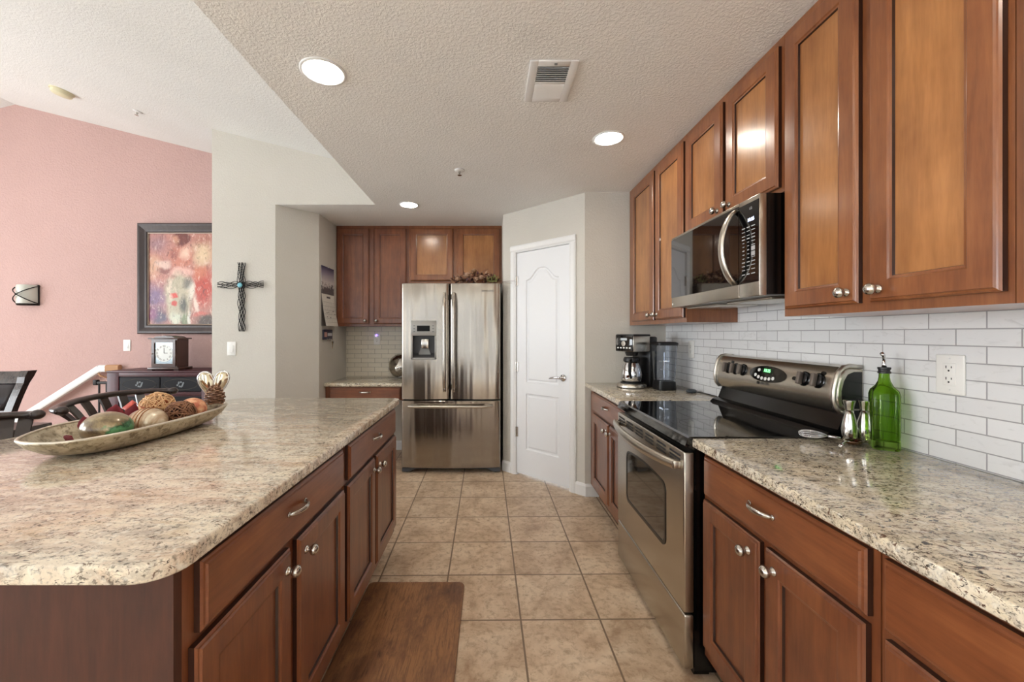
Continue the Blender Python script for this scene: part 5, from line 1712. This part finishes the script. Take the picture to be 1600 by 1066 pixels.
# painting
PCX, PZ0, PZ1 = -3.324, 1.306, 2.492
pt = thing('framed_painting', 'large dark-framed abstract figure painting on the salmon wall above the clock', 'painting', (PCX, 4.3485, PZ0))
pw_, ph_ = 0.453, PZ1 - PZ0
M_pframe = make_wood('painting_frame_wood', (38, 28, 27), (54, 42, 41), (72, 58, 58), rough=0.4, coat=0.15)
M_lip = plain('painting_inner_lip', (150, 132, 118), 0.35, 0.3)
loops = [(0.0, -0.001), (0.0, -0.040), (0.012, -0.052), (0.030, -0.050), (0.070, -0.032), (0.090, -0.030), (0.098, -0.018)]
rs = []
for ins, y in loops:
    rs.append([(-pw_ + ins, y, ins), (pw_ - ins, y, ins), (pw_ - ins, y, ph_ - ins), (-pw_ + ins, y, ph_ - ins)])
G().rings(rs, True, True, False).build('frame', M_pframe, pt)
rs = []
for ins, y in ((0.095, -0.019), (0.100, -0.026), (0.107, -0.024), (0.108, -0.014)):
    rs.append([(-pw_ + ins, y, ins), (pw_ - ins, y, ins), (pw_ - ins, y, ph_ - ins), (-pw_ + ins, y, ph_ - ins)])
G().rings(rs, True, False, False).build('inner_lip', M_lip, pt)
MP = Mat('abstract_figure_paint', lin(190, 120, 100), 0.4)
tcn = MP.node('ShaderNodeTexCoord')
warp = MP.node('ShaderNodeTexNoise'); warp.inputs['Scale'].default_value = 7.0; warp.inputs['Detail'].default_value = 5.0
MP.link(tcn.outputs['Object'], warp.inputs['Vector'])
vm = MP.node('ShaderNodeVectorMath'); vm.operation = 'SUBTRACT'
MP.link(warp.outputs['Color'], vm.inputs[0]); vm.inputs[1].default_value = (0.5, 0.5, 0.5)
vs_ = MP.node('ShaderNodeVectorMath'); vs_.operation = 'SCALE'; vs_.inputs['Scale'].default_value = 0.13
MP.link(vm.outputs[0], vs_.inputs[0])
va = MP.node('ShaderNodeVectorMath'); va.operation = 'ADD'
MP.link(tcn.outputs['Object'], va.inputs[0]); MP.link(vs_.outputs[0], va.inputs[1])
def blob(prev, zx, zy, rx_, rz_, rgb, a=0.9, soft=0.5):
    px_, pz_ = (210 + zx / 5.608 - 283) * 0.00691, (521.5 - (340 + zy / 5.608)) * 0.00691 + 1.31 - PZ0
    mp_n = MP.node('ShaderNodeMapping'); mp_n.vector_type = 'TEXTURE'
    mp_n.inputs['Location'].default_value = (px_, 0, pz_)
    mp_n.inputs['Scale'].default_value = (rx_ / 5.608 * 0.00691, 10, rz_ / 5.608 * 0.00691)
    MP.link(va.outputs[0], mp_n.inputs['Vector'])
    ln2 = MP.node('ShaderNodeVectorMath'); ln2.operation = 'LENGTH'
    MP.link(mp_n.outputs[0], ln2.inputs[0])
    return MP.mix(MP.ramp(ln2.outputs['Value'], [(1 - soft, a), (1.0, 0.0)]), prev, lin(*rgb))
c = MP.mix(0.0, lin(186, 128, 116), lin(186, 128, 116))
for args in ((200, 230, 130, 120, (150, 116, 126), 0.8, 0.8), (160, 430, 110, 130, (206, 160, 130), 0.9, 0.8), (180, 700, 150, 170, (122, 96, 132), 0.95, 0.7), (230, 870, 110, 90, (62, 66, 96), 0.9, 0.6),
             (150, 850, 80, 70, (128, 62, 112), 0.8, 0.7), (600, 320, 130, 180, (222, 196, 160), 0.95, 0.8), (600, 200, 130, 60, (170, 104, 92), 0.8, 0.8), (600, 620, 130, 210, (190, 74, 58), 1.0, 0.6),
             (560, 480, 90, 80, (204, 120, 90), 0.8, 0.7), (620, 920, 130, 90, (70, 62, 52), 0.95, 0.6), (570, 850, 80, 30, (206, 106, 92), 0.8, 0.6), (410, 195, 90, 62, (112, 52, 44), 1.0, 0.35),
             (360, 200, 40, 40, (206, 150, 124), 0.8, 0.6), (410, 350, 125, 130, (196, 124, 104), 1.0, 0.35), (440, 310, 70, 80, (232, 196, 176), 0.9, 0.8), (350, 330, 50, 90, (136, 74, 70), 0.7, 0.8),
             (250, 410, 85, 45, (218, 188, 176), 0.9, 0.5), (260, 470, 70, 45, (126, 70, 66), 0.8, 0.6), (410, 480, 120, 50, (222, 176, 164), 0.9, 0.5), (390, 700, 145, 240, (182, 172, 148), 1.0, 0.3),
             (470, 580, 60, 60, (92, 92, 88), 0.8, 0.6), (500, 640, 40, 120, (226, 218, 204), 0.9, 0.6), (340, 690, 42, 34, (206, 60, 48), 0.95, 0.35), (350, 765, 38, 28, (196, 58, 46), 0.95, 0.4), (430, 760, 45, 100, (56, 66, 58), 0.85, 0.6),
             (360, 890, 60, 90, (206, 212, 192), 0.9, 0.5), (440, 900, 50, 80, (120, 138, 104), 0.9, 0.5), (480, 880, 18, 90, (226, 226, 214), 0.9, 0.5), (310, 640, 24, 160, (226, 208, 190), 0.7, 0.6), (540, 760, 22, 90, (232, 210, 196), 0.9, 0.5)):
    c = blob(c, *args)
bris = MP.noise(MP.coords((7, 1, 3.2), (0, 0.5, 0)), 2.6, 8, 0.72, 2.2)
c = MP.mix(MP.ramp(bris, [(0.55, 0.0), (0.64, 0.60)]), c, lin(234, 212, 196))
c = MP.mix(MP.ramp(bris, [(0.34, 0.75), (0.46, 0.0)]), c, lin(78, 44, 46))
MP.base(c)
MP.bump(bris, 0.08, 0.002)
G().box(-pw_ + 0.10, pw_ - 0.10, -0.014, -0.004, 0.10, ph_ - 0.10).build('canvas', MP.m, pt)

# sconce
sc_ = thing('wall_sconce', 'half-round frosted glass wall sconce with crossed iron straps on the salmon wall', 'wall lamp', (-4.965, 4.3495, 1.612))
M_frost = Mat('frosted_sconce_glass', lin(206, 206, 196), 0.45, Coat_Weight=0.2).m
n = 20
def half(r, d, z):
    return [(-r * cos(pi * k / n), -d * sin(pi * k / n), z) for k in range(n + 1)]
G().rings([half(0.094, 0.105, 0.018), half(0.096, 0.110, 0.03), half(0.094, 0.112, 0.20), half(0.088, 0.106, 0.218)]).build('shade', M_frost, sc_, auto=50)
G().rings([half(0.100, 0.095, 0.0), half(0.100, 0.112, 0.018), half(0.060, 0.06, 0.0185)]).build('bottom_tray', M_iron, sc_)
G().box(-0.103, 0.103, -0.012, 0.0, 0.0, 0.222, 0.003).build('back_plate', M_iron, sc_, auto=40)
for s in (-1, 1):
    pts = []
    for k in range(21):
        a = pi * k / 20
        zz = 0.112 + s * 0.095 * cos(a) * (1 - 0.25 * sin(a))
        pts.append((-0.108 * cos(a), -0.006 - 0.125 * sin(a), zz))
    G().tube(pts, 0.0055, 8, flat=(1.2, 0.8)).build('strap', M_iron, sc_, smooth=True)
G().sphere((0, -0.133, 0.112), 0.010, 12).build('finial', M_iron, sc_, smooth=True)

# ================================================================== STAIR RAIL
hr = thing('handrail', 'white wooden handrail sloping down along the salmon wall', 'handrail', (-4.154, 4.285, 0.945))
dx_, dz_ = -0.78, -0.495
L_ = math.hypot(dx_, dz_)
ux, uz = dx_ / L_, dz_ / L_
prof = [(-0.018, -0.040), (0.018, -0.040), (0.026, -0.022), (0.022, -0.008), (0.026, 0.008), (0.020, 0.026), (0.0, 0.034), (-0.020, 0.026), (-0.026, 0.008), (-0.022, -0.008), (-0.026, -0.022)]
def rail_ring(px, pz):
    return [(px - uz * b * 1.0, a, pz + ux * b * -1.0) for a, b in prof]
G().rings([[(ux * d + (-uz) * -b, a, uz * d + (-ux) * b) for a, b in prof] for d in (0.0, L_ * 1.7)]).build('rail', M_white, hr, auto=50)
M_oak = plain('bare_wood_end', (206, 158, 118), 0.5)
G().rings([[(x, a, b) for a, b in prof] for x in (0.0, 0.075)]).build('level_end', M_white, hr, auto=50)
G().rings([[(0.075 + (0.06 - a) * 0.5 * 0 + d, a + q, b) for a, b in prof] for d, q in ((0.0, 0.0), (0.11, 0.032))]).build('wall_return', M_oak, hr, auto=50)
g = G().tube([(-0.02, 0.0, -0.05), (0.01, 0.0, -0.085), (0.05, 0.03, -0.105), (0.065, 0.064, -0.11)], 0.008, 8)
g.lathe([(0.0, 0.0), (0.028, 0.0), (0.026, 0.006), (0.0, 0.008)], (0.065, 0.0645, -0.11), 16, '-y')
g.build('bracket', M_oak, hr, smooth=True)
ir = thing('stair_railing', 'black iron stair railing post and balusters beside the lacquer chest', 'railing', (-4.05, 4.18, 0))
G().box(-0.055, -0.022, -0.018, 0.018, 0.0, 0.838, 0.003).build('newel_post', M_iron, ir, auto=40) if False else None
G().box(-0.058, -0.018, -0.02, 0.02, 0.776, 0.832, 0.006).build('rail_end', M_iron, ir, auto=40)
G().box(-0.02, 0.270, -0.016, 0.016, 0.788, 0.814, 0.003).build('top_rail', M_iron, ir, auto=40)
for x in (-0.008, 0.070, 0.150, 0.230):
    G().box(x - 0.0065, x + 0.0065, -0.0065, 0.0065, 0.0, 0.790).build('baluster', M_iron, ir)

# ================================================================== WIRE CROSS
cr = thing('wire_cross', 'black twisted wire cross with turquoise stone on the greige partition', 'wall cross', (-2.195, 3.558, 1.735))
random.seed(12)
def strand(p0, p1, side, amp, ph, cyc, dpt):
    p0, p1, side = Vector(p0), Vector(p1), Vector(side)
    pts = []
    for k in range(33):
        t = k / 32
        pts.append(tuple(p0.lerp(p1, t) + side * (amp * sin(2 * pi * cyc * t + ph)) + Vector((0, -dpt - 0.004 * cos(2 * pi * cyc * t + ph), 0))))
    return pts
g = G()
for k in range(9):
    o = -0.027 + 0.0068 * k
    g.tube(strand((o, 0, 0.20), (o * 0.75 + 0.008, 0, -0.405), (1, 0, 0), 0.011, k * 1.7, 3.0 + 0.17 * k, 0.012), 0.0026, 6)
vb = g.build('upright_wires', M_iron, cr, smooth=True)
g = G()
for k in range(7):
    o = -0.022 + 0.0073 * k
    g.tube(strand((-0.203, 0, o), (0.203, 0, o + 0.006), (0, 0, 1), 0.010, k * 1.9 + 0.7, 2.2 + 0.2 * k, 0.020), 0.0026, 6)
g.build('cross_wires', M_iron, cr, smooth=True)
M_turq = plain('turquoise_stone', (120, 190, 206), 0.3)
G().lathe([(0.0, 0.0), (0.022, 0.0), (0.021, 0.006), (0.012, 0.010), (0.0, 0.011)], (0, -0.026, 0.0), 20, '-y').build('stone', M_turq, cr, smooth=True)
